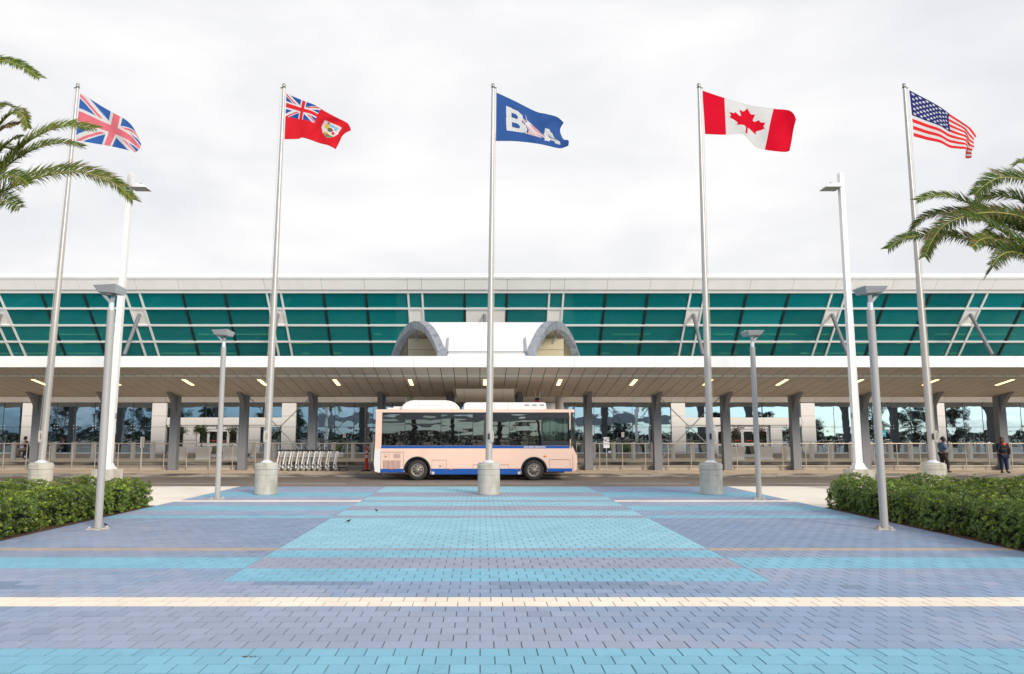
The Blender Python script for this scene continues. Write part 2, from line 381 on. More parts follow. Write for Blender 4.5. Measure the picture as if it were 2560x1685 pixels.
# --- plaza
plaza = tag(MB().box(PX0, PX1, -5.99, PLEND, -.085, -.012).build('plaza_bed', M['grout']), kind='structure')
def bands(tbl, n):
    for a, b, c in tbl:
        if a <= n < b: return c
    return 'l'
INNER = [(42, 46, 'c'), (46, 50, 'g'), (50, 53, 'c'), (53, 54, 'g'), (54, 73, 'C'), (73, 75, 'g'), (75, 80, 'C'), (80, 85, 'g'), (85, 90, 'C'), (90, 92, 'g'), (92, 97, 'C'), (97, 104, 'g'), (104, 117, 'C')]
OUTER = [(-99, 29, 'c'), (29, 36, 'l'), (36, 38, 'w'), (38, 46, 'l'), (46, 50, 'c'), (50, 53, 'l'), (53, 54, 't'), (54, 73, 'l'), (73, 75, 'c'), (75, 80, 'l'), (80, 85, 'c'), (85, 90, 'l'), (90, 92, 'w'), (92, 97, 'l'), (97, 104, 'c'), (104, 117, 'l')]
CXA, CXB = -3.66, 4.14
PAL = {'c': (.200, .440, .570), 'C': (.265, .505, .615), 'g': (.280, .322, .425), 'w': (.83, .73, .62), 't': (.46, .34, .25)}
LIL, BLU, SLA = np.array((.305, .350, .462)), np.array((.238, .322, .462)), np.array((.19, .262, .375))
def paver_col(n, x, inner):
    k = bands(INNER if inner else OUTER, n)
    if k == 'l' and 42 <= n and inner: k = 'g'
    if k == 'l':
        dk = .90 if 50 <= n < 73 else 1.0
        t = mnoise.noise(Vector((x * .22 + 5, n * .09, 1.5))) * 1.6 + mnoise.noise(Vector((x * 1.1, n * .6, 7))) * .5 + random.uniform(-.22, .22) + (random.uniform(-.7, .7) if random.random() < .14 else 0)
        if x > 2 and n > 37: t += .25
        if abs(x) < 9 and x < -2 and 38 <= n < 46: t -= .45
        t = min(1, max(0, t + .45)); c = LIL * (1 - t) + BLU * t
        if 40 <= n < 42 and mnoise.noise(Vector((x * .35, n * .2, 3))) > .12: c = SLA
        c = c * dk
        if random.random() < .08: c = c * random.uniform(.84, 1.12)
    else:
        c = np.array(PAL[k])
        if k == 'g':
            t = min(1, max(0, .5 + mnoise.noise(Vector((x * .4, n * .2, 9))) * 1.2)); c = c * (1 - t) + np.array((.305, .33, .415)) * t
    return np.clip(c * random.uniform(.945, 1.05), 0, 1)
GAP, BV, TH = .0030, .0045, .012
def paver_arrays(x0, x1, y0, y1):
    a0, a1, b0, b1 = x0 + GAP, x1 - GAP, y0 + GAP * 1.9, y1 - GAP * 1.9
    vs = [(a0, b0, -TH), (a1, b0, -TH), (a1, b1, -TH), (a0, b1, -TH)]
    dz = random.uniform(-.0012, .0012)
    vs += [(a0, b0, -BV + dz), (a1, b0, -BV + dz), (a1, b1, -BV + dz), (a0, b1, -BV + dz)]
    vs += [(a0 + BV, b0 + BV, dz), (a1 - BV, b0 + BV, dz), (a1 - BV, b1 - BV, dz), (a0 + BV, b1 - BV, dz)]
    fs = [(8, 9, 10, 11)]
    for o_ in (0, 4):
        for i in range(4):
            j = (i + 1) % 4; fs.append((o_ + i, o_ + j, o_ + 4 + j, o_ + 4 + i))
    return vs, fs
allp = []
for n in range(-20, 115):
    y0, y1 = rowY(n), rowY(n + 1)
    cuts = [PX0, PX1] if n < 42 else [PX0, CXA, CXB, PX1]
    off = 0 if n % 2 == 0 else LEN / 2
    for zi in range(len(cuts) - 1):
        A, B = cuts[zi], cuts[zi + 1]; inner = n >= 42 and zi == 1
        k0 = math.ceil((A - off) / LEN + .02); xs = [A]
        x = k0 * LEN + off
        while x < B - .02: xs.append(x); x += LEN
        xs.append(B)
        for a, b in zip(xs[:-1], xs[1:]):
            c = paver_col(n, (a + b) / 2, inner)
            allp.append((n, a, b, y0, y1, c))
def inview(p):
    zc = CP * (p[3] + p[4]) / 2 - SP * H
    return p[0] >= 25 and CX + F * p[2] / zc > 0 and CX + F * p[1] / zc < 2560
single = [p for p in allp if inview(p)][:296]
sset = set(id(p) for p in single)
def pav_mesh(ps, name, origin=None):
    V_, F_, C_ = [], [], []
    for p in ps:
        vs, fs = paver_arrays(p[1], p[2], p[3], p[4]); o_ = len(V_)
        if origin: vs = [(x - origin[0], y - origin[1], z) for x, y, z in vs]
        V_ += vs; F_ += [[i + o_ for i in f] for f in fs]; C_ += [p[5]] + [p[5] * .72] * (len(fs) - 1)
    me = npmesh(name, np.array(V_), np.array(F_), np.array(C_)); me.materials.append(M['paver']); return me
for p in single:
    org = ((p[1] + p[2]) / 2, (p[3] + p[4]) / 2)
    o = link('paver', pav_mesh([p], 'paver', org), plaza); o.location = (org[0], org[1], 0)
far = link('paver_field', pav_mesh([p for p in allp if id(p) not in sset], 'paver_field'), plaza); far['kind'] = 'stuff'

# --- kerb, traffic island, inner road, walkway
ZI = .15
island = tag(MB().box(-90, 90, YK + .16, 39.98, -.085, ZI).build('pavement', M['tan_concrete']), kind='structure')
kb = tag(empty('kerb'), kind='structure')
x = -40.0
while x < 45:
    MB().box(x + .004, x + 3.0 - .004, YK, YK + .158, -.085, ZI + .002).build('kerb_stone', M['kerb'], kb, bevel=.02); x += 3.0
jt = MB()
for x in np.arange(-38, 42, 3.571): jt.box(x - .01, x + .01, YK + .17, 39.9, ZI + .001, ZI + .004)
jt.build('pavement_joint', M['gap'], island)
MB().box(-90, 90, 39.985, 40.15, -.085, .33).build('step_wall', M['plinth'], island, bevel=.01)
tag(MB().box(-90, 90, 40.155, 42.15, -.085, .325).build('inner_road', M['asphalt']), kind='structure')
k2 = tag(empty('inner_kerb'), kind='structure')
x = -40.0
while x < 45:
    MB().box(x + .004, x + 3.0 - .004, 42.155, 42.33, -.085, .482).build('kerb_stone', M['kerb'], k2, bevel=.02); x += 3.0
ZW = .48
walk = tag(MB().box(-90, 90, 42.335, 48.6, -.085, ZW).build('walkway', M['tan_concrete']), kind='structure')
jt = MB()
for x in np.arange(-38, 42, 3.571): jt.box(x - .01, x + .01, 42.4, 47.8, ZW + .001, ZW + .004)
jt.build('pavement_joint', M['gap'], walk)

# ================================================================== TERMINAL BUILDING
YW = 48.1
bld = empty('terminal_building', (0, YW, 0), 'long white airport terminal with sloping green glass upper storey', 'building')
def BP(mb, name, mats, parent=None, **k):
    """build with world coordinates under the building"""
    o = mb.build(name, mats, None, **k); p = parent or bld; o.parent = p
    o.matrix_parent_inverse = Matrix.Translation(-Vector(world_loc(p))); return o
def world_loc(p):
    v = Vector((0, 0, 0))
    while p is not None:
        v = v + Vector(p.location) + Vector(p.matrix_parent_inverse.translation); p = p.parent
    return v
def UX(u, v=1100): return W(u, v, YW).x
def VZ(v): return W(1200, v, YW).z
zg0, zg1, zm = VZ(1131.5), VZ(1006.5), VZ(1067.6)
axis = .26
PER = UX(1500) - UX(1175)      # 325 px
def piers(lo=-5, hi=5):
    return [(UX(1208.9 + 325 * (k + .5) - 17.5), UX(1208.9 + 325 * (k + .5) + 17.5)) for k in range(lo, hi)]
PIERS = piers()
# plinth and sill
BP(MB().box(-38, UX(490), YW - .12, YW + .3, ZW, VZ(1134.5)).box(UX(625), UX(1790), YW - .12, YW + .3, ZW, VZ(1134.5)).box(UX(1926), 39, YW - .12, YW + .3, ZW, VZ(1134.5)), 'plinth', M['plinth'])
BP(MB().box(-38, UX(412), YW - .16, YW + .05, VZ(1134.2), VZ(1131.2)).box(UX(704), UX(1713), YW - .16, YW + .05, VZ(1134.2), VZ(1131.2)).box(UX(2006), 39, YW - .16, YW + .05, VZ(1134.2), VZ(1131.2)), 'window_sill', M['white_metal'])
def wpanel(u0, u1, v0, v1, name='wall_panel', m='white_panel', y=YW - .10, d=.2):
    BP(MB().box(UX(u0) + .008, UX(u1) - .008, y, y + d, VZ(v1) + .008, VZ(v0) - .008), name, M[m], bevel=.006)
BP(MB().box(-44, 46, YW + .35, YW + .5, 0, 6.4), 'inner_wall', M['gap'])
for a, b in PIERS:
    ua, ub = CX + (a) * F / W(1200, 1100, YW).y, 0
    zs = [VZ(1131), VZ(1103), VZ(1067.5), VZ(1040), VZ(1007.5)]
    for z0, z1 in zip(zs[:-1], zs[1:]):
        BP(MB().box(a, b, YW - .14, YW + .3, z0 + .008, z1 - .008), 'wall_panel', M['white_panel'], bevel=.006)
    BP(MB().box(a + .02, b - .02, YW - .10, YW + .28, zs[0] - .02, zs[-1]), 'pier_core', M['gap'])
def window(x0, x1, z0, z1, mt='win', y=YW, name='window_pane'):
    me = MB().box(x0 - (x0 + x1) / 2, x1 - (x0 + x1) / 2, -.012, .012, z0 - (z0 + z1) / 2, z1 - (z0 + z1) / 2)
    o = me.build(name, M[mt], bld); o.location = ((x0 + x1) / 2, y - YW, (z0 + z1) / 2)
    o.rotation_euler = (random.uniform(-.0012, .0012), 0, random.uniform(-.0012, .0012)); return o
def glazing(x0, x1, n):
    w_ = (x1 - x0) / n
    for i in range(n):
        a, b = x0 + i * w_, x0 + (i + 1) * w_
        window(a + .012, b - .012, zg0, zm - .012); window(a + .012, b - .012, zm + .012, zg1)
        if i:
            BP(MB().box(a - .012, a + .012, YW - .03, YW + .14, zg0, zg1), 'mullion', M['mull_dark'])
            fit = MB()
            for dx in (-.09, .09):
                for dz in (-.09, .09): fit.sphere((a + dx, YW - .03, zm + dz), .026, 8)
            BP(fit, 'glass_fixing', M['steel'])
    BP(MB().box(x0, x1, YW + .013, YW + .05, zm - .012, zm + .012), 'transom', M['mull_dark'])
for i in range(len(PIERS) - 1):
    x0, x1 = PIERS[i][1], PIERS[i + 1][0]
    if i in (2, 6): continue
    glazing(x0 + .02, x1 - .02, 6)
# the two door bays
def door_bay(ua, ub, ug, up0, ud0, ud1, up1, ug2, mirror):
    x0, x1 = UX(ua), UX(ub)
    zt0, zt1 = VZ(1043.5), VZ(1006.5)
    nn = 3; w_ = (x1 - x0) / nn
    for i in range(nn):
        window(x0 + i * w_ + .015, x0 + (i + 1) * w_ - .015, zt0, zt1)
        if i: BP(MB().box(x0 + i * w_ - .02, x0 + i * w_ + .02, YW - .05, YW + .1, zt0, zt1), 'mullion', M['mull_dark'])
        BP(MB().box(x0 + i * w_ + .006, x0 + (i + 1) * w_ - .006, YW - .14, YW + .3, VZ(1062.5), VZ(1043.8)), 'wall_panel', M['white_panel'], bevel=.006)
    for a, b in ((up0, ud0), (ud1, up1)):
        for v0, v1 in ((1063.5, 1067.5), (1068, 1100), (1100.5, 1134)):
            wpanel(a, b, v0, v1)
    for a, b in ((ua + 2, up0), (up1, ub - 2)):
        wpanel(a, b, 1063.5, 1067.5)
        window(UX(a) + .02, UX(b) - .02, VZ(1131), VZ(1068.5), 'win', YW)
        BP(MB().box(UX(a), UX(b), YW - .1, YW + .1, VZ(1133.5), VZ(1131)), 'window_sill', M['white_metal'])
    # recessed sliding door
    yd = YW + .18; a, b = UX(ud0) + .02, UX(ud1) - .02; zt = VZ(1063.5); z0 = ZW + .01
    fr = MB().box(a, a + .08, yd - .1, yd, z0, zt).box(b - .08, b, yd - .1, yd, z0, zt).box(a + .08, b - .08, yd - .12, yd, zt - .22, zt)
    door = BP(fr, 'door_frame', M['white_metal'])
    nl = 4; lw = (b - a - .16) / nl
    for i in range(nl):
        c0 = a + .08 + i * lw + .006; c1 = c0 + lw - .012; zz = [z0 + .02, z0 + .22, z0 + .74, z0 + .88, zt - .38, zt - .235]
        lf = MB().box(c0, c0 + .07, yd - .06, yd - .01, zz[0], zz[5]).box(c1 - .07, c1, yd - .06, yd - .01, zz[0], zz[5])
        for k in (0, 2, 4): lf.box(c0 + .07, c1 - .07, yd - .06, yd - .01, zz[k], zz[k + 1])
        lfo = BP(lf, 'door_leaf', M['white_metal'])
        for za, zb in ((zz[1], zz[2]), (zz[3], zz[4])):
            BP(MB().box(c0 + .068, c1 - .068, yd - .04, yd - .03, za - .002, zb + .002), 'door_pane', M['win_door'], lfo)
        if i in (1, 2):
            BP(MB().box(c0 + lw * .3, c0 + lw * .72, yd - .047, yd - .043, zz[3] + .17, zz[3] + .23), 'door_sticker', M['red'], lfo)
    BP(MB().box((a + b) / 2 - .12, (a + b) / 2 + .12, yd - .17, yd - .12, zt - .17, zt - .12), 'door_sensor', M['black'])
door_bay(416, 704, 0, 459, 490, 597, 651, 0, False)
door_bay(1713.5, 2005.5, 0, 1765, 1790, 1926, 1955, 0, True)
# sloping band above the glazing (mostly under the canopy)
bx = [-38]
for a, b in PIERS:
    for t in (a, b, b + (PER - (b - a)) / 3, b + (PER - (b - a)) * 2 / 3): bx.append(t)
bx = sorted([x for x in bx if x < 39]) + [39]
for a, b in zip(bx[:-1], bx[1:]):
    if b - a < .1: continue
    q = lambda dy: [(a + .008, YW - .12 + dy, zg1 + .01), (b - .008, YW - .12 + dy, zg1 + .01), (b - .008, YW - 2.0 + dy, 6.0), (a + .008, YW - 2.0 + dy, 6.0)]
    BP(MB().hexa(q(0), q(.06)), 'band_panel', M['beige_panel'])
BP(MB().hexa([(-44, YW - .02, zg1), (46, YW - .02, zg1), (46, YW - 1.9, 6.0), (-44, YW - 1.9, 6.0)], [(-44, YW + .1, zg1), (46, YW + .1, zg1), (46, YW - 1.8, 6.0), (-44, YW - 1.8, 6.0)]), 'band_backing', M['gap'])

# upper sloping facade
GY, GZ, GK = 43.24, 10.12, -1.079
def UP(v, off=0.0):
    y, z = SL(v, GY, GZ, GK); nl = math.hypot(1, GK)
    ny, nz = GK / nl * 1.0, -1 / nl                    # outward normal: towards viewer and down
    return (y + ny * off, z + nz * off)
UA = .335; HP = .408; BAY = 2.447; UPER = 2 * HP + 3 * BAY
rows = [728.5, 769.5, 811.5, 852.5, 897]
def slopebox(x0, x1, va, vb, o0, o1):
    p = [UP(va, o0), UP(va, o1), UP(vb, o0), UP(vb, o1)]
    return MB().hexa([(x0, *p[0]), (x1, *p[0]), (x1, *p[2]), (x0, *p[2])], [(x0, *p[1]), (x1, *p[1]), (x1, *p[3]), (x0, *p[3])])
cells = []; whites = []; blacks = []
for k in range(-6, 6):
    pc = UA + UPER * (k + .5)
    whites += [pc - HP, pc + HP]
    blacks += [pc + HP + BAY, pc + HP + 2 * BAY]
    cells.append((pc - HP, pc + HP, 'pair'))
    for j in range(3): cells.append((pc + HP + j * BAY, pc + HP + (j + 1) * BAY, 'bay%d' % j))
cells.append((UA - UPER * 5.5 - HP - BAY, UA - UPER * 5.5 - HP, 'bay2')); blacks.append(UA - UPER * 5.5 - HP - BAY)
for x0, x1, kind in cells:
    if x0 > 44 or x1 < -42: continue
    mid = abs((x0 + x1) / 2 - UA)
    for r in range(4):
        blank = (kind == 'pair' and r == 1) or (mid < .2 and r == 1)
        if mid < UPER / 2 - .2 and r >= 2 and False: continue
        if blank:
            BP(slopebox(x0 + .03, x1 - .03, rows[r] + .8, rows[r + 1] - .8, .0, .05), 'infill_panel', M['roof_panel'], bevel=.004)
        else:
            BP(slopebox(x0 + .03, x1 - .03, rows[r] + .5, rows[r + 1] - .5, .0, .03), 'glass_pane', M['green_glass'])
for x in whites: BP(slopebox(x - .055, x + .055, 728, 900, -.02, .10), 'mullion', M['mull_white'])
for x in blacks: BP(slopebox(x - .065, x + .065, 728, 900, -.02, .075), 'mullion', M['mull_dark'])
for r, v in enumerate(rows[1:4]):
    BP(slopebox(-44, 46, v - 1.7, v + 1.7, .045, .115), 'transom', M['mull_white'])
BP(slopebox(-44, 46, 722, 729.2, -.02, .16), 'head_trim', M['roof_panel'])
BP(slopebox(-44, 46, 719.4, 721.6, -.05, .10), 'shadow_gap', M['beige_panel'])
fx = sorted([x for x in whites + blacks if -43 < x < 45])
fx = [-44] + fx + [46]
for a, b in zip(fx[:-1], fx[1:]):
    BP(slopebox(a + .008, b - .008, 691.2, 719.2, .0, .22), 'roof_fascia_panel', M['roof_panel'], bevel=.005)
BP(slopebox(-44, 46, 686.5, 690.8, -.1, .26), 'roof_edge', M['white_fascia'])
BP(slopebox(-44, 46, 690.8, 719.4, -.15, .19), 'fascia_backing', M['gap'])
ry, rz = UP(687)
BP(MB().box(-44, 46, ry + .2, ry + 18, rz - .25, rz - .05), 'roof', M['white_fascia'])
# inside: floor, back wall, ceiling, tubes, braces
gy, gz = UP(897)
BP(MB().box(-44, 46, 56.5, 56.8, 4.0, 11), 'interior_wall', M['interior'])
for dz, vv in ((0, 816), (.0, 835.5), (0, 858.5), (0, 883)):
    xs = -43.0; i = 0
    random.seed(int(vv))
    while xs < 44:
        ln_ = random.choice([.5, 1.2, 2.4, 3.5, 5]); gp = random.choice([.5, 1.5, 4.0, 6.0])
        y, z = SL(vv, GY + 2.3, GZ, GK)
        if not (-4.5 < xs < 5.2 and vv > 0 and xs + ln_ > -4.5):
            BP(MB().bar((xs, y, z), (xs + ln_, y, z), .045, .045), 'light_tube', M['tube_light'])
        xs += ln_ + gp
random.seed(3)
for k in range(-6, 6):
    pc = UA + UPER * (k + .5); s_ = -1 if pc < UA else 1
    y0, z0 = UP(727, -.5); y1, z1 = UP(775, -1.0)
    cx_ = pc - s_ * (.6) ; dx = 1.55 if abs(pc - UA) < 6 else 1.9
    if pc < UA: BP(MB().bar((pc + .9 + (0 if abs(pc - UA) > 6 else .0), y0, z0), (pc + .2, y1, z1), .2, .2), 'roof_brace', M['mull_dark'])
    else: BP(MB().bar((pc - .9, y0, z0), (pc - .2, y1, z1), .2, .2), 'roof_brace', M['mull_dark'])
# outside struts
for k in range(-6, 6):
    pc = UA + UPER * (k + .5)
    if abs(pc - UA) < 5: continue
    y, z = UP(785, .05)
    BP(MB().tube([(pc, y, z), (pc, y - 3.0 * math.cos(R(58)), z - 3.0 * math.sin(R(58)))], .105, 14), 'canopy_strut', M['col_grey'])
y, z = UP(786, .05)
BP(MB().tube([(UA - .06, y, z), (UA - .06, y - 2.6 * math.cos(R(58)), z - 2.6 * math.sin(R(58)))], .105, 14), 'canopy_strut', M['col_grey'])

# ================================================================== CANOPY
YC = 39.7; CXS = 3.571
cols_x = [5.60 + CXS * k for k in range(-11, 10)]
can = empty('entrance_canopy', (0, YC, 0), 'long white-edged canopy with tan soffit panels on grey columns', 'canopy')
def CB(mb, name, mats, parent=None, **k):
    o = mb.build(name, mats, None, **k); p = parent or can; o.parent = p; o.matrix_parent_inverse = Matrix.Translation(-world_loc(p)); return o
K = -.162; Z_R = 3.96                                   # soffit slope and its height at the columns
def zs(y, up=0): return Z_R + K * (y - YC) + up
YS, YF = 35.37, 33.87
J0 = -5.36; JW = CXS / 6
x0s = [J0 + JW * j for j in range(-60, 75)]
for x in x0s:
    if x < -38 or x > 40: continue
    a, b = x + .015, x + JW - .015; xc = (a + b) / 2
    yb = 37.95 if -1.25 < xc < 1.75 else 39.9
    for y0, y1, up in ((YF, YS, .07), (YS, yb, 0)):
        q0 = [(a, y0 + .004, zs(y0, up)), (b, y0 + .004, zs(y0, up)), (b, y1 - .004, zs(y1, up)), (a, y1 - .004, zs(y1, up))]
        CB(MB().hexa(q0, [(p[0], p[1], p[2] + .04) for p in q0]), 'soffit_panel', M['soffit'])
    CB(MB().box(a, b, YS - .02, YS - .002, zs(YS) - .002, zs(YS, .068)), 'soffit_strip', M['soffit_strip'])
    if yb < 39: CB(MB().box(a, b, 37.95, 37.98, zs(37.95) - .01, zs(37.95) + .13), 'soffit_strip', M['soffit_strip'])
def zq(y, dz): return zs(y) + dz
CB(MB().hexa([(-38, YF + .05, zq(YF, .13)), (40.5, YF + .05, zq(YF, .13)), (40.5, 37.9, zq(37.9, .13)), (-38, 37.9, zq(37.9, .13))],
             [(-38, YF + .05, zq(YF, .2)), (40.5, YF + .05, zq(YF, .2)), (40.5, 37.9, zq(37.9, .2)), (-38, 37.9, zq(37.9, .2))]), 'soffit_backing', M['gap'])
CB(MB().box(-38, -1.28, 37.91, 39.95, zs(39.95) + .42, zs(39.95) + .5).box(1.8, 40.5, 37.91, 39.95, zs(39.95) + .42, zs(39.95) + .5), 'soffit_backing', M['gap'])
CB(MB().box(-38, 40.5, 37.7, 41.2, 4.75, 4.85).box(-5.4, 6, 41.21, 46.6, 4.75, 4.85), 'inner_ceiling', M['soffit'])  # ends short of the wall, shaped to let daylight in behind
CB(MB().bar((-1.3, 39.9, zs(39.9) - .02), (-1.3 + .0, 37.95, zs(37.95) - .02), .05, .05).bar((1.8, 39.9, zs(39.9) - .02), (1.8, 37.95, zs(37.95) - .02), .05, .05), 'recess_trim', M['soffit_strip'])
CB(MB().box(-38, -1.28, 39.905, 39.94, zs(39.9) - .005, zs(39.9) + .5).box(1.8, 40.5, 39.905, 39.94, zs(39.9) - .005, zs(39.9) + .5), 'rear_edge', M['soffit'])
# front fascia
zf0, zf1 = W(1200, 918, YF - .1).z, W(1200, 890.2, YF - .1).z
for j in range(-21, 22):
    a = .62 + 1.79 * j; 
    CB(MB().box(a + .004, a + 1.786, YF - .12, YF - .02, zf0, zf1), 'fascia_panel', M['white_fascia'], bevel=.005)
CB(MB().box(-36.9, 39.9, YF - .018, YF + .04, zf0 + .01, zf1 - .01), 'fascia_backing', M['white_fascia'])
CB(MB().box(-38, 40.5, YF - .05, 41.4, zf1 - .16, zf1 - .04), 'canopy_roof', M['roof_panel'])  # unseen top stops early: gap added so skylight brightens the wall and walkway
# lights
for k in range(-11, 10):
    x = 5.60 + CXS * (k + .5); y0, y1 = 35.95, 37.15
    if x < -37 or x > 40: continue
    q0 = [(x - .085, y0, zs(y0) - .012), (x + .085, y0, zs(y0) - .012), (x + .085, y1, zs(y1) - .012), (x - .085, y1, zs(y1) - .012)]
    CB(MB().hexa(q0, [(p[0], p[1], p[2] + .03) for p in q0]), 'soffit_light', M['light'])
# columns
def column_mesh():
    m_ = MB(); w_ = .2
    m_.box(-w_, -w_ + .03, -w_, w_, 0, 3.82).box(w_ - .03, w_, -w_, w_, 0, 3.82).box(-w_ + .03, w_ - .03, -w_ + .0, -w_ + .03, 0, 3.82).box(-w_ + .03, w_ - .03, w_ - .03, w_, 0, 3.82)
    return m_
cm = None
for x in cols_x:
    if x < -37 or x > 40: continue
    if cm is None:
        c0 = column_mesh().build('column', M['col_grey']); cm = c0.data
        # curved bracket towards the road
        prof = []
        for i in range(9):
            t = i / 8; prof.append((-.2 - 1.05 * (t ** 2.1), 2.72 + 1.36 * t))
        outer = [(y_, z_) for y_, z_ in prof]
        inner = [(-.199, 2.72 + .0), (-.199, 3.80), (-1.25, 4.02)]
        poly = outer + [(-.199, 3.92), (-.199, 2.75)]
        bk = MB().prism([(p[0], p[1]) for p in poly], -.10, .10, 'x').mesh('column_bracket'); bk.materials.append(M['col_grey'])
        bm = bmesh.new(); bm.from_mesh(bk); bmesh.ops.recalc_face_normals(bm, faces=bm.faces); bm.to_mesh(bk); bm.free()
        col.objects.unlink(c0); bpy.data.objects.remove(c0)
    c_ = link('column', cm, can); c_.location = (x, 0, ZI)
    link('column_bracket', bk, c_)
# cross braces in two bays
for i0 in (-5, 1):
    xa, xb = 5.60 + CXS * i0 + .2, 5.60 + CXS * (i0 + 1) - .2
    for p0, p1 in (((xa, YC + .1, 3.9), (xb, YC + .1, .72)), ((xb, YC + .16, 3.9), (xa, YC + .16, .72))):
        CB(MB().tube([p0, p1], .022, 8), 'brace_rod', M['lamp_head'])
# round white posts and the small sign that hangs between them
for u in (1023.5, 1398):
    p = W(u, 1010, 45.0)
    CB(MB().lathe([(.25, ZW), (.25, 4.74)], (p.x, 45.0, 0), n=28), 'round_post', M['white_metal'])
hs = empty('hanging_sign', (3.06, 41.2, 3.7), 'small dark red sign hanging on two thin rods above the bus roof', 'sign')
MB().box(-.11, .11, -.03, .03, -.28, 0).build('sign_board', M['black'], hs)
MB().box(-.11, .11, -.034, -.031, -.28, -.12).build('sign_face', M['red'], hs)
MB().tube([(-.09, 0, 0), (-.12, 0, 1.04)], .012, 6).tube([(.13, 0, -.3), (.12, 0, 1.04)], .014, 6).build('hanger_rod', M['white_metal'], hs)
hs.location = W(1343, 994.5, 38.2); hs.location.z += 0

# ================================================================== ENTRANCE VAULT (white barrel with flared steel arch ends)
vt = empty('entrance_vault', (.3, 37.6, 5.4), 'white barrel vault with a grey steel arch at each end, on the canopy', 'vault')
VY, VH, VS, VZ0, VZP = 37.6, 0, 3.75, 5.42, 7.50
def vz(y): return VZP - (VZP - VZ0) * abs((y - VY) / VS) ** 2.15
def endx(y, s_):    # flared end: narrow at the road side, wide at the building
    return .30 + s_ * (1.95 + .435 * (y - 33.85))
def TV(mb, name, mats, **k):
    o = mb.build(name, mats, None, **k); o.parent = vt; o.matrix_parent_inverse = Matrix.Translation(-world_loc(vt)); return o
ys = [VY + VS * math.sin(math.pi / 2 * t) for t in np.linspace(-1, 1, 33)]
nv = []; nf = []
for y in ys:
    nv += [(endx(y, -1), y, vz(y)), (endx(y, 1), y, vz(y))]
shell = MB().add(nv, [(2 * i, 2 * i + 1, 2 * i + 3, 2 * i + 2) for i in range(len(ys) - 1)], 0, True)
TV(shell, 'vault_shell', M['white_fascia'], recalc=False)
nv2 = [(x, y, z - .14) for x, y, z in nv]
TV(MB().add(nv2, [(2 * i, 2 * i + 1, 2 * i + 3, 2 * i + 2)[::-1] for i in range(len(ys) - 1)], 0, True), 'vault_lining', M['tan_inner'], recalc=False)
for s_ in (-1, 1):
    rb = MB(); n_ = len(ys); ring = []
    # rib cross-section: radial thickness .36, width .34 along the end line
    for y in ys:
        z = vz(y); sl = (vz(y + .01) - vz(y - .01)) / .02; nl = math.hypot(1, sl); ny, nz = -sl / nl, 1 / nl
        x = endx(y, s_)
        o_ = (.06, -.34)
        ring.append([(x - s_ * .22, y + ny * o_[0], z + nz * o_[0]), (x + s_ * .16, y + ny * o_[0], z + nz * o_[0]), (x + s_ * .16, y + ny * o_[1], z + nz * o_[1]), (x - s_ * .22, y + ny * o_[1], z + nz * o_[1])])
    vs = [p for q in ring for p in q]; fs = []
    for i in range(n_ - 1):
        for k in range(4): fs.append((4 * i + k, 4 * i + (k + 1) % 4, 4 * i + 4 + (k + 1) % 4, 4 * i + 4 + k))
    rb.add(vs, fs)
    TV(rb, 'arch_rib', M['galv'])
    # outer plate upstand, foot block and clip
    xf = endx(33.95, s_); 
    TV(MB().box(xf - .24, xf + .24, 33.90, 34.5, 5.44, 5.72), 'arch_foot', M['galv'], bevel=.01)
    xi = xf - s_ * .22
    TV(MB().hexa([(xi - .05, 34.0, 5.6), (xi + .05, 34.0, 5.6), (xi + .05, 34.75, 6.3), (xi - .05, 34.75, 6.3)], [(xi - .05, 33.93, 5.72), (xi + .05, 33.93, 5.72), (xi + .05, 34.68, 6.42), (xi - .05, 34.68, 6.42)]), 'arch_bracket', M['lamp_head'])
    TV(MB().bar((endx(38.7, s_) - s_ * .5, 38.6, 6.7), (endx(38.7, s_) - s_ * .5, 38.6, 7.3), .07, .07), 'arch_hanger', M['galv'])
    rg = MB(); c = W(1121 if s_ < 0 else 1306, 860, 34.9); rr_ = .27
    pts = [(c.x + rr_ * math.cos(a), 34.72 + .10 * math.sin(a), c.z + .13 * math.sin(a)) for a in np.linspace(0, 2 * math.pi, 25)]
    rg.tube(pts, .03, 6); TV(rg, 'lifting_ring', M['lamp_head'])
TV(MB().box(endx(38.8, -1) + .1, endx(38.8, 1) - .1, 38.8, 38.9, 5.40, 6.28).box(endx(38.8, -1) + .1, endx(38.8, 1) - .1, 38.8, 38.9, 6.30, 6.86), 'inner_wall', M['tan_inner'])
TV(MB().box(endx(38.9, -1) + .1, endx(38.9, 1) - .1, 38.91, 38.95, 5.40, 6.86), 'inner_wall_joint', M['gap'])
TV(MB().tube([(endx(34.0, -1) + .25, 33.86, 5.66), (endx(34.0, 1) - .25, 33.86, 5.66)], .028, 8), 'gutter_pipe', M['col_grey'])

# ================================================================== BUS
YB, BW = 33.8, 2.3
def bp(x, y): p = W(900 + x / 4.25, 960 + y / 4.25, YB); return (p.x, p.z)
def bx_(x, y=600): return bp(x, y)[0]
def bz_(y): return bp(1230, y)[1]
XB0, XB1 = bx_(165), bx_(2300)
bus = empty('city_bus', ((XB0 + XB1) / 2, YB + BW / 2, 0), 'pale pink single-deck bus with blue stripes parked at the kerb', 'bus')
def BB(mb, name, mats, parent=None, **k):
    o = mb.build(name, mats, None, **k); p = parent or bus; o.parent = p; o.matrix_parent_inverse = Matrix.Translation(-world_loc(p)); return o
zw = bz_(915); wx = (bx_(612), bx_(1845)); RT = .47
def arch(xc, r_, n=14, a0=0, a1=math.pi): return [(xc + r_ * math.cos(a0 + (a1 - a0) * i / n), zw + r_ * math.sin(a0 + (a1 - a0) * i / n)) for i in range(n + 1)]
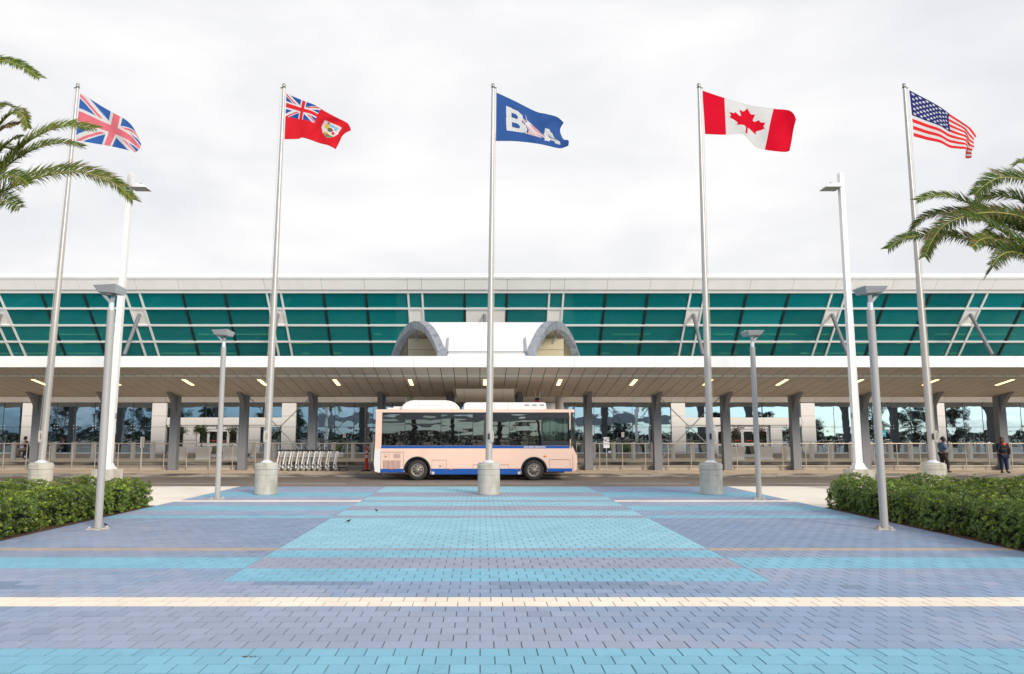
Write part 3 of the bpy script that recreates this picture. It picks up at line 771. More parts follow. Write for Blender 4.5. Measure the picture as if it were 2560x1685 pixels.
RA = (bx_(752) - bx_(470)) / 2; RA2 = (bx_(1985) - bx_(1710)) / 2
xa1, xa2 = (bx_(752) + bx_(470)) / 2, (bx_(1985) + bx_(1710)) / 2
zsk = bz_(958); zsk2 = bz_(938); zst = bz_(670)
def archcut(xc, r_, zb): 
    a = math.asin(min(1, max(-1, (zb - zw) / r_)))
    return arch(xc, r_, 14, math.pi - a, a)[::1]
low = [(XB0 + .02, bz_(915)), (XB0 + .12, zsk2)] + archcut(xa1, RA, zsk2)
low2 = [(p[0], p[1]) for p in archcut(xa1, RA, zsk2)]
poly = [(bx_(153), bz_(860)), (bx_(165), bz_(925)), (bx_(215), zsk2)] + archcut(xa1, RA, zsk2) + [(xa1 + RA + .005, zsk), (xa2 - RA2 - .005, zsk)] + archcut(xa2, RA2, bz_(931)) + \
       [(bx_(2250), bz_(931)), (bx_(2296), bz_(915)), (bx_(2306), bz_(830)), (bx_(2303), bz_(760)), (bx_(2270), bz_(690)), (bx_(2255), bz_(655)), (bx_(160), bz_(655)), (bx_(155), bz_(760))]
BB(MB().prism(poly, YB, YB + BW, 'y'), 'lower_body', M['pink'], bevel=.0)
BB(MB().box(xa1 - RA - .0, xa1 + RA, YB + .32, YB + BW - .32, zw - .1, zw + RA + .0).box(xa2 - RA2, xa2 + RA2, YB + .32, YB + BW - .32, zw - .1, zw + RA2), 'wheel_well', M['black'])
for xc, r_ in ((xa1, RA), (xa2, RA2)):
    t = MB(); n_ = 20; vs = []
    for i in range(n_ + 1):
        a = math.pi * i / n_ ; c_, s_ = math.cos(a), math.sin(a)
        vs += [(xc + (r_ - .045) * c_, YB - .012, zw + (r_ - .045) * s_), (xc + (r_ + .012) * c_, YB - .012, zw + (r_ + .012) * s_), (xc + (r_ + .012) * c_, YB + .3, zw + (r_ + .012) * s_), (xc + (r_ - .045) * c_, YB + .3, zw + (r_ - .045) * s_)]
    t.add(vs, [(4 * i + k, 4 * i + (k + 1) % 4, 4 * i + 4 + (k + 1) % 4, 4 * i + 4 + k) for i in range(n_) for k in range(4)])
    BB(t, 'arch_trim', M['black'])
# underbody
BB(MB().box(bx_(400), bx_(2180), YB + .45, YB + BW - .45, .30, .62), 'chassis', M['black'])
# upper frame: roof, ends, pillars
zr = bz_(303); zt = bz_(268)
crs = [(YB + .0, zr), (YB + .01, zt - .05), (YB + .10, zt), (YB + BW - .10, zt), (YB + BW - .01, zt - .05), (YB + BW, zr)]
BB(MB().prism(crs, bx_(166, 290), bx_(2278, 290), 'x'), 'roof', M['pink'], bevel=.02)
BB(MB().prism([(bx_(160), bz_(655)), (bx_(166), zr), (bx_(232), zr), (bx_(227), bz_(655))], YB, YB + BW, 'y'), 'rear_wall', M['pink'], bevel=.0)
BB(MB().prism([(bx_(151), bz_(850)), (bx_(163), bz_(932)), (bx_(219), bz_(943)), (bx_(219), bz_(692)), (bx_(160), bz_(692)), (bx_(154), bz_(760))], YB - .012, YB + .25, 'y'), 'rear_corner', M['bus_white'], bevel=.01)
for zz in (725, 765, 805): BB(MB().sphere((bx_(160), YB + .10, bz_(zz)), .09, 10, sc=(.5, 1, 1)), 'tail_light', M['bus_white'])
# windscreen and its pillars
def xw(y): return bx_(2255 + (2292 - 2255) * (y - 300) / 400)
BB(MB().hexa([(bx_(2256), YB + .06, bz_(305)), (bx_(2290), YB + .06, bz_(700)), (bx_(2290), YB + BW - .06, bz_(700)), (bx_(2256), YB + BW - .06, bz_(305))],
             [(bx_(2270), YB + .06, bz_(305)), (bx_(2303), YB + .06, bz_(700)), (bx_(2303), YB + BW - .06, bz_(700)), (bx_(2270), YB + BW - .06, bz_(305))]), 'windscreen', M['cab_glass'])
for yy in (YB + .0, YB + BW - .06):
    BB(MB().hexa([(bx_(2226), yy, bz_(303)), (bx_(2244), yy, bz_(303)), (bx_(2248), yy, bz_(656)), (bx_(2230), yy, bz_(656))], [(bx_(2226), yy + .06, bz_(303)), (bx_(2244), yy + .06, bz_(303)), (bx_(2248), yy + .06, bz_(656)), (bx_(2230), yy + .06, bz_(656))]), 'front_pillar', M['pink'])
    BB(MB().bar((bx_(2254), yy + .03, bz_(300)), (bx_(2296), yy + .03, bz_(705)), .07, .05), 'windscreen_pillar', M['black'])
# side windows both sides, with dark bands and thin posts
wb = [231, 475, 860, 1200, 1585, 1930]
for side, yy in ((0, YB + .006), (1, YB + BW - .03)):
    for a, b in zip(wb[:-1], wb[1:]):
        me = MB().box(bx_(a) + .012, bx_(b) - .012, yy, yy + .012, bz_(652), bz_(322))
        BB(me, 'side_window', M['bus_glass'])
        BB(MB().box(bx_(b) - .011, bx_(b) + .011, yy - .004, yy + .05, bz_(655), bz_(306)), 'window_post', M['black'])
    BB(MB().box(bx_(229), bx_(2228), yy - .002, yy + .03, bz_(322) + .002, bz_(304)), 'window_header', M['black'])
    # driver's window
    BB(MB().box(bx_(1934), bx_(2226), yy - .003, yy + .02, bz_(655), bz_(603)).box(bx_(1934), bx_(2226), yy - .003, yy + .02, bz_(365), bz_(322)).box(bx_(1934), bx_(1944), yy - .003, yy + .02, bz_(603), bz_(365)).box(bx_(2210), bx_(2226), yy - .003, yy + .02, bz_(603), bz_(365)).box(bx_(2018), bx_(2024), yy - .003, yy + .02, bz_(603), bz_(365)), 'cab_window_frame', M['black'])
    BB(MB().box(bx_(1944), bx_(2210), yy + .006, yy + .012, bz_(603), bz_(365)), 'cab_window', M['cab_glass'])
BB(MB().box(bx_(2160), bx_(2185), YB + .4, YB + .8, bz_(600), bz_(360)), 'cab_partition', M['black'])
# inside
BB(MB().box(bx_(235), bx_(2225), YB + .08, YB + BW - .08, bz_(655), bz_(653)), 'bus_floor', M['black'])
for x in (300, 430, 560, 700, 950, 1100, 1290, 1420, 1640, 1780):
    for yy in (YB + .15, YB + BW - .65):
        BB(MB().box(bx_(x), bx_(x) + .10, yy, yy + .48, bz_(654), bz_(570)), 'seat', M['navy_jeans'], bevel=.03)
for x in (860, 1050, 1585): BB(MB().tube([(bx_(x), YB + .9, bz_(654)), (bx_(x), YB + .9, bz_(305))], .025, 8), 'grab_pole', M['steel'])
# stripes
BB(MB().box(bx_(225), bx_(2226), YB - .004, YB + .002, bz_(684), bz_(656)), 'waist_stripe', M['blue'])
for a, b, y0, y1 in ((219, 468, 940, 901), (756, 1706, 960, 899), (1988, 2250, 931, 896)):
    BB(MB().box(bx_(a), bx_(b), YB - .006, YB + .002, bz_(y0), bz_(y1)), 'skirt_stripe', M['blue'])
# hatches: outlines as recessed seams
def seam(a, b, y0, y1, name='hatch', w_=.008, top=.014):
    x0, x1, z1, z0 = bx_(a), bx_(b), bz_(y0), bz_(y1); t = MB()
    for q in ((x0, x1, z1 - top, z1), (x0, x0 + w_, z0, z1 - top), (x1 - w_, x1, z0, z1 - top)): t.box(q[0], q[1], YB - .0085, YB + .001, q[2], q[3])
    BB(t, name, M['bus_seam'])
seam(222, 467, 722, 940); seam(260, 313, 747, 797, w_=.005, top=.005); seam(765, 921, 807, 957); seam(844, 894, 849, 897, w_=.005, top=.005)
seam(1200, 1580, 856, 957); seam(2009, 2229, 800, 893); seam(921, 1580, 860, 860.5) if False else None
for i in range(14):
    xx = 252 + i * 13.3; BB(MB().box(bx_(xx), bx_(xx + 5), YB - .009, YB + .001, bz_(903), bz_(811)), 'grille_slot', M['bus_seam'])
for i in range(4): BB(MB().box(bx_(358), bx_(431), YB - .009, YB + .001, bz_(747 + i * 13), bz_(743 + i * 13)), 'vent_slot', M['bus_seam'])
for x, y in ((276, 772), (855, 874)): BB(MB().box(bx_(x - 7), bx_(x + 9), YB - .010, YB + .001, bz_(y + 5), bz_(y - 5)), 'latch', M['black'])
for x, y in ((340, 900), (968, 903), (1670, 900)): BB(MB().box(bx_(x - 15), bx_(x + 15), YB - .03, YB + .001, bz_(y + 6), bz_(y - 7)), 'side_marker', M['orange'], bevel=.006)
BB(MB().sphere((bx_(1965), YB - .002, bz_(768)), .085, 12, sc=(1, .3, .5)), 'side_marker', M['orange'])
for x in (779, 1688):
    s_ = BB(MB().box(bx_(x - 13), bx_(x + 13), YB - .010, YB + .001, bz_(959), bz_(932)), 'warning_label', M['sign_white'])
    BB(MB().prism([(bx_(x - 7), bz_(953)), (bx_(x + 7), bz_(953)), (bx_(x), bz_(938))], YB - .013, YB - .0101, 'y'), 'label_symbol', M['red'], s_)
# mirror, wiper
BB(MB().box(bx_(2226), bx_(2250), YB - .22, YB - .05, bz_(582), bz_(485)), 'mirror', M['black'], bevel=.03)
BB(MB().tube([(bx_(2238), YB - .14, bz_(485)), (bx_(2245), YB - .10, bz_(330)), (bx_(2262), YB + .05, bz_(305))], .018, 8).tube([(bx_(2238), YB - .13, bz_(582)), (bx_(2247), YB - .02, bz_(680))], .014, 8), 'mirror_arm', M['black'])
BB(MB().prism([(bx_(2262), bz_(690)), (bx_(2300), bz_(735)), (bx_(2304), bz_(700)), (bx_(2285), bz_(660)), (bx_(2255), bz_(650))], YB + .02, YB + BW - .02, 'y'), 'scuttle', M['black'])
BB(MB().prism([(bx_(2258), bz_(925)), (bx_(2256), bz_(760)), (bx_(2270), bz_(738)), (bx_(2259), bz_(760)), (bx_(2261), bz_(925))], YB - .008, YB + .001, 'y'), 'bumper_seam', M['bus_seam'])
# roof equipment
pod = [(bx_(425), bz_(270)), (bx_(428), bz_(245)), (bx_(448), bz_(215)), (bx_(480), bz_(190)), (bx_(520), bz_(174)), (bx_(570), bz_(168)), (bx_(900), bz_(168)), (bx_(960), bz_(178)), (bx_(1010), bz_(200)), (bx_(1045), bz_(235)), (bx_(1060), bz_(270))]
pd = BB(MB().prism(pod, YB + .30, YB + BW - .30, 'y'), 'roof_pod', M['bus_white'], bevel=.05)
BB(MB().box(bx_(612), bx_(855), YB + .293, YB + .30, bz_(222) - .004, bz_(222) + .004).box(bx_(612) - .003, bx_(612) + .003, YB + .293, YB + .30, bz_(222), bz_(172)).box(bx_(855) - .003, bx_(855) + .003, YB + .293, YB + .30, bz_(222), bz_(172)), 'pod_hatch', M['lamp_head'], pd)
ac = BB(MB().prism([(bx_(1100), bz_(270)), (bx_(1102), bz_(215)), (bx_(1115), bz_(196)), (bx_(1140), bz_(192)), (bx_(1965), bz_(192)), (bx_(1985), bz_(200)), (bx_(1994), bz_(270))], YB + .30, YB + BW - .30, 'y'), 'roof_air_conditioner', M['bus_white'], bevel=.04)
BB(MB().box(bx_(1574), bx_(1578), YB + .292, YB + .30, bz_(264), bz_(200)), 'pod_hatch', M['lamp_head'], ac)
for x in (1780, 1862, 1942):
    BB(MB().box(bx_(x - 24), bx_(x + 24), YB + .29, YB + .302, bz_(231), bz_(214)), 'cooling_vent', M['lamp_head'], ac)
BB(MB().box(bx_(270), bx_(425), YB + .5, YB + BW - .5, bz_(268), bz_(248)).box(bx_(330), bx_(425), YB + .6, YB + BW - .6, bz_(248), bz_(233)), 'roof_hatch', M['bus_white'], bevel=.03)
# wheels
def wheel(xc, yc, r_, out):
    t = MB(); hw = .14
    prof = [(r_ * .60, -hw), (r_ * .80, -hw - .012), (r_ * .95, -hw + .01), (r_, -hw + .05), (r_, hw - .05), (r_ * .95, hw - .01), (r_ * .60, hw)]
    wo_ = empty('wheel', (0, 0, 0)); wo_.parent = bus; wo_.matrix_parent_inverse = Matrix.Identity(4)
    wo_.location = (xc - bus.location.x, yc - bus.location.y, zw)
    t.lathe(prof, axis='y', n=36); t.build('tyre', M['rubber'], wo_)
    rm = MB().lathe([(r_ * .63, -hw - .006), (r_ * .60, -hw - .012), (r_ * .555, -hw + .006), (r_ * .53, -hw + .075), (r_ * .44, -hw + .03), (r_ * .22, -hw + .005), (r_ * .20, -hw - .03), (r_ * .13, -hw - .045), (0.0, -hw - .045)], axis='y', n=36)
    rm.build('rim', M['rim'], wo_)
    h_ = MB()
    for k in range(8):
        a = 2 * math.pi * (k + .5) / 8; cx, cz = r_ * .385 * math.cos(a), r_ * .385 * math.sin(a)
        h_.lathe([(.033, -hw + .012), (.0, -hw + .012)], (cx, 0, cz), 'y', 10)
    for k in range(10):
        a = 2 * math.pi * k / 10; cx, cz = r_ * .27 * math.cos(a), r_ * .27 * math.sin(a)
        h_.lathe([(.009, -hw - .012), (.0, -hw - .012)], (cx, 0, cz), 'y', 6)
    h_.build('rim_hole', M['rim_hole'], wo_)
RT = (bx_(720) - bx_(504)) / 2
for xc in wx:
    wheel(xc, YB + .19, RT, -1); 
    BB(MB().lathe([(.1, -.15), (RT - .05, -.15), (RT, -.1), (RT, .1), (RT - .05, .15), (.1, .15)], (xc, YB + BW - .19, zw), 'y', 32), 'far_wheel', M['rubber'])
# lettering
def text(s_, name, size, loc, rot, m_, parent, ext=.001, bold=False, sx=1.0, align='CENTER'):
    cu = bpy.data.curves.new(name, 'FONT'); cu.body = s_; cu.size = size; cu.extrude = ext; cu.align_x = align; cu.align_y = 'CENTER'
    cu.offset = size * .02 if bold else 0; cu.resolution_u = 3
    o = bpy.data.objects.new(name, cu); col.objects.link(o); bpy.context.view_layer.update()
    me = bpy.data.meshes.new_from_object(o); bpy.data.objects.remove(o)
    me.transform(Matrix.Scale(sx, 4, (1, 0, 0))); me.materials.clear(); me.materials.append(m_)
    o2 = link(name, me, parent); o2.rotation_euler = rot; o2.location = loc
    return o2
tx = text('GOLDEN DRAGON', 'lettering', .115, (bx_(1855) - bus.location.x, -BW / 2 - .0075, bz_(670)), (R(90), 0, 0), M['sign_white'], bus, bold=True, sx=.95)

# ================================================================== FLAGPOLES AND FLAGS
YP = 26.3
desc = ['blue, white and red crossed flag half hidden by palm fronds', 'red ensign with a shield', 'plain blue flag lettered B and A', 'red and white maple leaf flag', 'starred and striped flag']
pp = [(104, 194.7), (667, 710), (1222, 1232.6), (1776, 1747), (2332, 2260)]
base_prof = [(0, 0), (.365, 0), (.378, .02), (.378, .42), (.370, .43), (.378, .44), (.378, .62), (.368, .635), (.368, .65), (.378, .66), (.378, .80), (.368, .815), (.368, .83), (.392, .85), (.392, 1.0), (.38, 1.01), (.36, 1.02), (.355, 1.06), (0, 1.06)]
pole_labels = ['far left flagpole, its flag crossed in red, white and blue, on a ringed concrete base', 'flagpole flying the red ensign, left of the bus, on a ringed concrete base', 'central flagpole in front of the bus with the blue lettered flag', 'flagpole flying the maple leaf flag, right of the bus', 'far right flagpole with the starred and striped flag beside the palm']
poles = []
for i, (ub, ut) in enumerate(pp):
    b0 = W(ub, 1153, YP); t0 = W(ut, 214, YP)
    po = empty('flagpole', (b0.x, YP, 0), pole_labels[i], 'flagpole', 'flagpoles across the plaza')
    MB().lathe(base_prof, n=48, smooth=False).build('concrete_base', M['concrete'], po)
    dx = t0.x - b0.x; ht = t0.z
    sg = MB()
    z0 = 1.06; pts = []; rad = []
    for k in range(17):
        t = k / 16; z = z0 + (ht - z0) * t
        pts.append((dx * t, 0, z)); rad.append(.113 if t < .25 else .113 - (.113 - .052) * (t - .25) / .75)
    sg.tube(pts, rad, 24); sg.build('pole', M['flagpole'], po)
    MB().lathe([(0, 1.055), (.215, 1.06), (.21, 1.09), (.15, 1.11), (.125, 1.13), (.113, 1.15)], n=28).build('collar', M['collar'], po)
    MB().lathe([(.054, ht - .01), (.062, ht), (.062, ht + .06), (.04, ht + .09), (0, ht + .10)], (dx, 0, 0), n=16).build('pole_cap', M['lamp_grey'], po)
    MB().lathe([(.054, ht - .09), (.066, ht - .09), (.066, ht - .05), (.054, ht - .05)], (dx, 0, 0), n=16).box(dx - .14 if i < 2 else dx, dx if i < 2 else dx + .14, -.02, .02, ht - .10, ht - .075).build('truck', M['black'], po)
    sd_ = -1 if i < 2 else 1
    hx = .115
    MB().tube([(sd_ * hx, -.06, 2.0), (dx * .3 + sd_ * (.118), -.05, 5), (dx + sd_ * .12, -.02, ht - .08)], .007, 6).build('halyard', M['rope'], po)
    rp = MB()
    for q in range(4):
        cxx = -.09 + .03 * q if i < 2 else .04 + .025 * q
        rp.tube([(cxx + .02 * math.sin(a) * (q + 1) * .6, -.115 - .012 * q, 1.95 + .20 * math.cos(a)) for a in np.linspace(0, 2 * math.pi, 13)], .012, 6)
    rp.build('rope_coil', M['rope'], po)
    MB().box(-.03, .03, -.14, -.10, 1.85, 2.05).build('cleat', M['black'], po)
    # worn rings where rope chafes
    random.seed(i); wr = MB()
    for q in range(9):
        z = 3.0 + random.uniform(0, 1.6); t = (z - z0) / (ht - z0)
        wr.tube([(dx * t, 0, z), (dx * t, 0, z + random.uniform(.004, .012))], .1137 if t < .25 else .11, 24, caps=False)
    wr.build('scuff_ring', M['lamp_grey'], po)
    poles.append((b0.x + dx, ht))

def inpoly(x, y, P):
    P = np.asarray(P); r_ = np.zeros(x.shape, bool); n = len(P)
    for i in range(n):
        x0, y0 = P[i]; x1, y1 = P[(i + 1) % n]
        c = ((y0 > y) != (y1 > y)) & (x < (x1 - x0) * (y - y0) / (y1 - y0 + 1e-12) + x0); r_ ^= c
    return r_
RED, BLU_, WHT = np.array((.80, .03, .045)), np.array((.03, .10, .38)), np.array((.80, .79, .77))
def union(s, t, red=RED, blue=BLU_):
    c = np.empty(s.shape + (3,)); c[:] = blue
    x, y = s * 60, (1 - t) * 30
    def dd(x0, y0, x1, y1): 
        l = math.hypot(x1 - x0, y1 - y0); return ((x - x0) * (y1 - y0) - (y - y0) * (x1 - x0)) / l
    d1, d2 = dd(0, 0, 60, 30), dd(0, 30, 60, 0)
    c[(abs(d1) < 3) | (abs(d2) < 3)] = WHT
    lf = x < 30; up = y > 15
    r1 = np.where(lf, (d1 > 0) & (d1 < 2), (d1 < 0) & (d1 > -2)); r2 = np.where(lf, (d2 > 0) & (d2 < 2), (d2 < 0) & (d2 > -2))
    c[r1 | r2] = red
    c[(abs(x - 30) < 5) | (abs(y - 15) < 5)] = WHT
    c[(abs(x - 30) < 3) | (abs(y - 15) < 3)] = red
    return c
def f_uk(s, t): return union(s, t, np.array((.86, .20, .24)), np.array((.05, .15, .46)))
def f_ens(s, t):
    c = np.empty(s.shape + (3,)); c[:] = (.80, .022, .035)
    m_ = (s < .5) & (t < .5); c[m_] = union(s * 2, t * 2)[m_]
    sh = [(.63, .26), (.90, .26), (.91, .52), (.86, .68), (.765, .78), (.67, .68), (.62, .52)]
    k = inpoly(s, t, sh); c[k] = WHT
    k2 = k & (t > .66); c[k2] = (.10, .42, .25)
    def el(a, b, ra, rb, cc): q = (((s - a) / ra) ** 2 + ((t - b) / rb) ** 2) < 1; c[q & k] = cc
    el(.70, .42, .035, .09, (.80, .52, .04)); el(.84, .40, .03, .07, (.25, .55, .75)); el(.765, .36, .06, .05, (.30, .55, .72))
    el(.765, .50, .045, .07, (.22, .12, .08)); el(.83, .58, .028, .05, (.62, .05, .04)); el(.72, .64, .04, .035, (.75, .45, .05)); el(.76, .68, .03, .03, (.55, .06, .05)); el(.70, .31, .02, .03, (.6, .1, .05))
    return c
def f_bxa(s, t):
    c = np.empty(s.shape + (3,)); c[:] = (.045, .120, .36)
    def put(P, cc): c[inpoly(s, t, P)] = cc
    k = WHT
    put([(.16, .20), (.34, .21), (.405, .27), (.415, .36), (.385, .44), (.44, .50), (.46, .60), (.43, .72), (.36, .76), (.15, .76)], k)
    put([(.235, .31), (.315, .31), (.335, .35), (.335, .39), (.31, .42), (.235, .42)], (.045, .120, .36))
    put([(.235, .53), (.33, .53), (.355, .57), (.35, .62), (.33, .65), (.235, .65)], (.045, .120, .36))
    put([(.40, .32), (.455, .37), (.452, .44), (.41, .45)], (.76, .50, .52))
    put([(.445, .19), (.475, .34), (.54, .40), (.62, .50), (.67, .62), (.71, .80), (.68, .83), (.66, .80), (.60, .68), (.50, .56), (.45, .47), (.43, .44), (.47, .40)], k)
    put([(.50, .42), (.57, .43), (.63, .52), (.67, .64), (.70, .78), (.68, .80), (.63, .66), (.56, .54)], (.76, .38, .44))
    put([(.43, .45), (.52, .53), (.59, .66), (.63, .82), (.50, .79), (.38, .76), (.45, .71), (.48, .60)], (.80, .58, .58))
    put([(.585, .66), (.595, .66), (.64, .83), (.63, .83)], (.02, .05, .15))
    put([(.455, .50), (.47, .60), (.44, .72), (.37, .77), (.43, .72), (.462, .60)], (.012, .03, .12))
    put([(.69, .62), (.755, .42), (.80, .42), (.84, .50), (.865, .88), (.80, .84), (.715, .80), (.695, .82), (.66, .88), (.655, .82), (.69, .78), (.71, .80)], k)
    put([(.655, .86), (.745, .40), (.81, .40), (.875, .90), (.80, .88), (.79, .83), (.73, .82), (.715, .87)], k)
    put([(.750, .73), (.772, .56), (.795, .75)], (.045, .120, .36))
    return c
leafh = [(0, 1.0), (.13, .745), (.19, .71), (.335, .775), (.27, .445), (.285, .38), (.36, .40), (.515, .565), (.55, .48), (.59, .465), (.775, .505), (.715, .32), (.725, .27), (.80, .235), (.455, -.05), (.445, -.10), (.48, -.22), (.14, -.155), (.045, -.18), (.06, -.54), (0, -.54)]
def f_can(s, t):
    c = np.empty(s.shape + (3,)); c[:] = WHT
    c[(s < .25) | (s > .75)] = (.78, .007, .03)
    P = [(x, y) for x, y in leafh] + [(-x, y) for x, y in leafh[::-1]]
    c[inpoly((s - .5) / .262, (.5 - t) / .50 + .22, P)] = (.78, .007, .03)
    return c
def f_us(s, t):
    c = np.empty(s.shape + (3,)); k = np.floor(t * 13).astype(int) % 2; c[:] = WHT; c[k == 0] = (.86, .035, .04)
    un = (s < .56) & (t < 7 / 13); c[un] = (.03, .035, .17)
    for r_ in range(9):
        for q in range(6 if r_ % 2 == 0 else 5):
            a = .56 * ((q * 2 + 1 + (r_ % 2)) / 12); b = 7 / 13 * (r_ + 1) / 10
            P = []
            for z in range(10):
                an = math.pi * z / 5; rr = 1 if z % 2 == 0 else .42; P.append((a + .0275 * rr * math.sin(an), b - .034 * rr * math.cos(an)))
            c[inpoly(s, t, P)] = (.82, .82, .84)
    return c
def curve(pts, n):
    pts = np.array(pts, float); P = np.vstack([2 * pts[0] - pts[1], pts, 2 * pts[-1] - pts[-2]])
    seg = np.linalg.norm(np.diff(pts, axis=0), axis=1); cum = np.r_[0, np.cumsum(seg)] / seg.sum()
    out = []
    for t in np.linspace(0, 1, n):
        i = min(len(seg) - 1, max(0, np.searchsorted(cum, t, 'right') - 1)); f = (t - cum[i]) / (cum[i + 1] - cum[i] + 1e-9)
        p0, p1, p2, p3 = P[i:i + 4]
        out.append(.5 * ((2 * p1) + (-p0 + p2) * f + (2 * p0 - 5 * p1 + 4 * p2 - p3) * f * f + (-p0 + 3 * p1 - 3 * p2 + p3) * f ** 3))
    return np.array(out)
def make_flag(fn, ox, oy, sc, top, bot, lft, rgt, label, folds, NS=190, NT=110, warp=None):
    cv = lambda p, n: curve([(ox + a / sc, oy + b / sc) for a, b in p], n)
    T, B, Lc, Rc = cv(top, NS + 1), cv(bot, NS + 1), cv(lft, NT + 1), cv(rgt, NT + 1)
    s = np.linspace(0, 1, NS + 1)[None, :, None]; t = np.linspace(0, 1, NT + 1)[:, None, None]
    P = (1 - t) * T[None] + t * B[None] + (1 - s) * Lc[:, None] + s * Rc[:, None] - ((1 - s) * (1 - t) * T[0] + s * (1 - t) * T[-1] + (1 - s) * t * B[0] + s * t * B[-1])
    sg, tg = np.broadcast_to(s[..., 0], (NT + 1, NS + 1)), np.broadcast_to(t[..., 0], (NT + 1, NS + 1))
    dep = np.zeros_like(sg)
    for A, fs, ft, ph, pw in folds: dep += A * np.sin(2 * math.pi * (fs * sg + ft * tg) + ph) * sg ** pw
    yy = YP - .02 + dep
    a = (P[..., 0] - CX) / F; b = (P[..., 1] - CY) / F; k = yy / (CP + b * SP)
    V_ = np.stack([a * k, yy, H + k * (SP - b * CP)], -1)
    o0 = V_[0, 0].copy(); V_ -= o0
    idx = np.arange((NS + 1) * (NT + 1)).reshape(NT + 1, NS + 1)
    fc = np.stack([idx[:-1, :-1], idx[1:, :-1], idx[1:, 1:], idx[:-1, 1:]], -1).reshape(-1, 4)
    sc_ = (sg[:-1, :-1] + sg[1:, 1:]) / 2; tc_ = (tg[:-1, :-1] + tg[1:, 1:]) / 2
    if warp: sc_, tc_ = warp(sc_, tc_)
    cc = fn(sc_, tc_).reshape(-1, 3)
    hem = ((sc_ > .992) | (tc_ < .010) | (tc_ > .990)).reshape(-1); cc[hem] *= .72
    me = npmesh('flag', V_.reshape(-1, 3), fc, cc, True); me.materials.append(M['flag'])
    o = link('flag', me); o.location = o0; tag(o, label, 'flag', 'flags flying from the flagpoles'); return o
make_flag(f_uk, 180, 200, 7.835, [(160, 270), (260, 315), (440, 425), (610, 530), (820, 650), (1040, 770), (1180, 900), (1260, 1040), (1350, 1220)],
          [(70, 1190), (165, 1195), (450, 1245), (720, 1290), (1080, 1370), (1240, 1420)], [(160, 270), (120, 700), (70, 1190)], [(1350, 1220), (1345, 1300), (1300, 1375), (1240, 1420)],
          'faded flag with crossed red, white and blue bars behind the left palm', [(.16, 1.1, -.35, .3, .9), (.07, 2.2, .5, 1.2, 1), (.05, 3.1, -1.2, 2, 1)], warp=lambda s, t: (np.clip(s ** 1.08, 0, 1), np.clip(t ** .93, 0, 1)))
make_flag(f_ens, 690, 200, 7.835, [(205, 265), (390, 345), (600, 430), (760, 490), (940, 600), (1150, 715), (1380, 830), (1440, 900), (1470, 985)],
          [(165, 1160), (430, 1155), (500, 1130), (620, 1155), (860, 1240), (1020, 1280), (1170, 1355)], [(205, 265), (185, 700), (165, 1160)], [(1470, 985), (1360, 1040), (1290, 1110), (1250, 1200), (1170, 1355)],
          'red ensign with small crossed canton and white shield, left of centre', [(.17, 1.3, .45, 0, .8), (.06, 2.6, -.6, 1, .8), (.05, 3.6, 1.2, 2, 1)], warp=lambda s, t: (s, t))
make_flag(f_bxa, 1210, 200, 7.835, [(235, 240), (580, 400), (1000, 610), (1200, 660), (1400, 710), (1490, 765), (1560, 835)],
          [(220, 1195), (620, 1200), (1060, 1250), (1400, 1325), (1520, 1335), (1650, 1290)], [(235, 240), (240, 700), (220, 1195)], [(1560, 835), (1490, 980), (1550, 1150), (1650, 1180), (1660, 1240), (1650, 1290)],
          'blue flag with white B and A and a pink swoosh, above the bus', [(.14, 1.0, .5, .4, .9), (.05, 2.4, -.9, 1, 1), (.07, 3.0, 1.3, 2.4, 2.5)])
make_flag(f_can, 1730, 200, 7.836, [(200, 205), (680, 365), (1150, 500), (1630, 565), (1880, 590), (1990, 660), (2040, 770)],
          [(255, 1060), (620, 1072), (950, 1055), (1060, 1110), (1250, 1310), (1480, 1375), (1800, 1410), (1910, 1390)], [(200, 205), (230, 640), (255, 1060)], [(2040, 770), (1990, 960), (1950, 1200), (1910, 1390)],
          'red and white flag with a red maple leaf, right of centre', [(.20, 1.15, .45, -.3, .8), (.05, 2.7, -.8, 1, 1), (.03, 4.0, 1.2, 2, 1)], warp=lambda s, t: (np.clip(s + .03 * np.sin(math.pi * s) , 0, 1), t))
make_flag(f_us, 2240, 200, 7.123, [(235, 180), (740, 450), (980, 620), (1180, 750), (1330, 860), (1435, 1000)],
          [(315, 1005), (430, 1035), (560, 1070), (790, 1120), (960, 1205), (1130, 1225), (1270, 1245), (1235, 1385), (1345, 1388)], [(235, 180), (280, 600), (315, 1005)], [(1435, 1000), (1385, 1060), (1390, 1180), (1350, 1270), (1345, 1388)],
          'flag with white stars on dark blue and red and white stripes', [(.17, 1.2, .3, .5, .8), (.05, 2.6, .9, 1, 1), (.07, 3.3, -.9, .3, 3)], NS=230, NT=150)

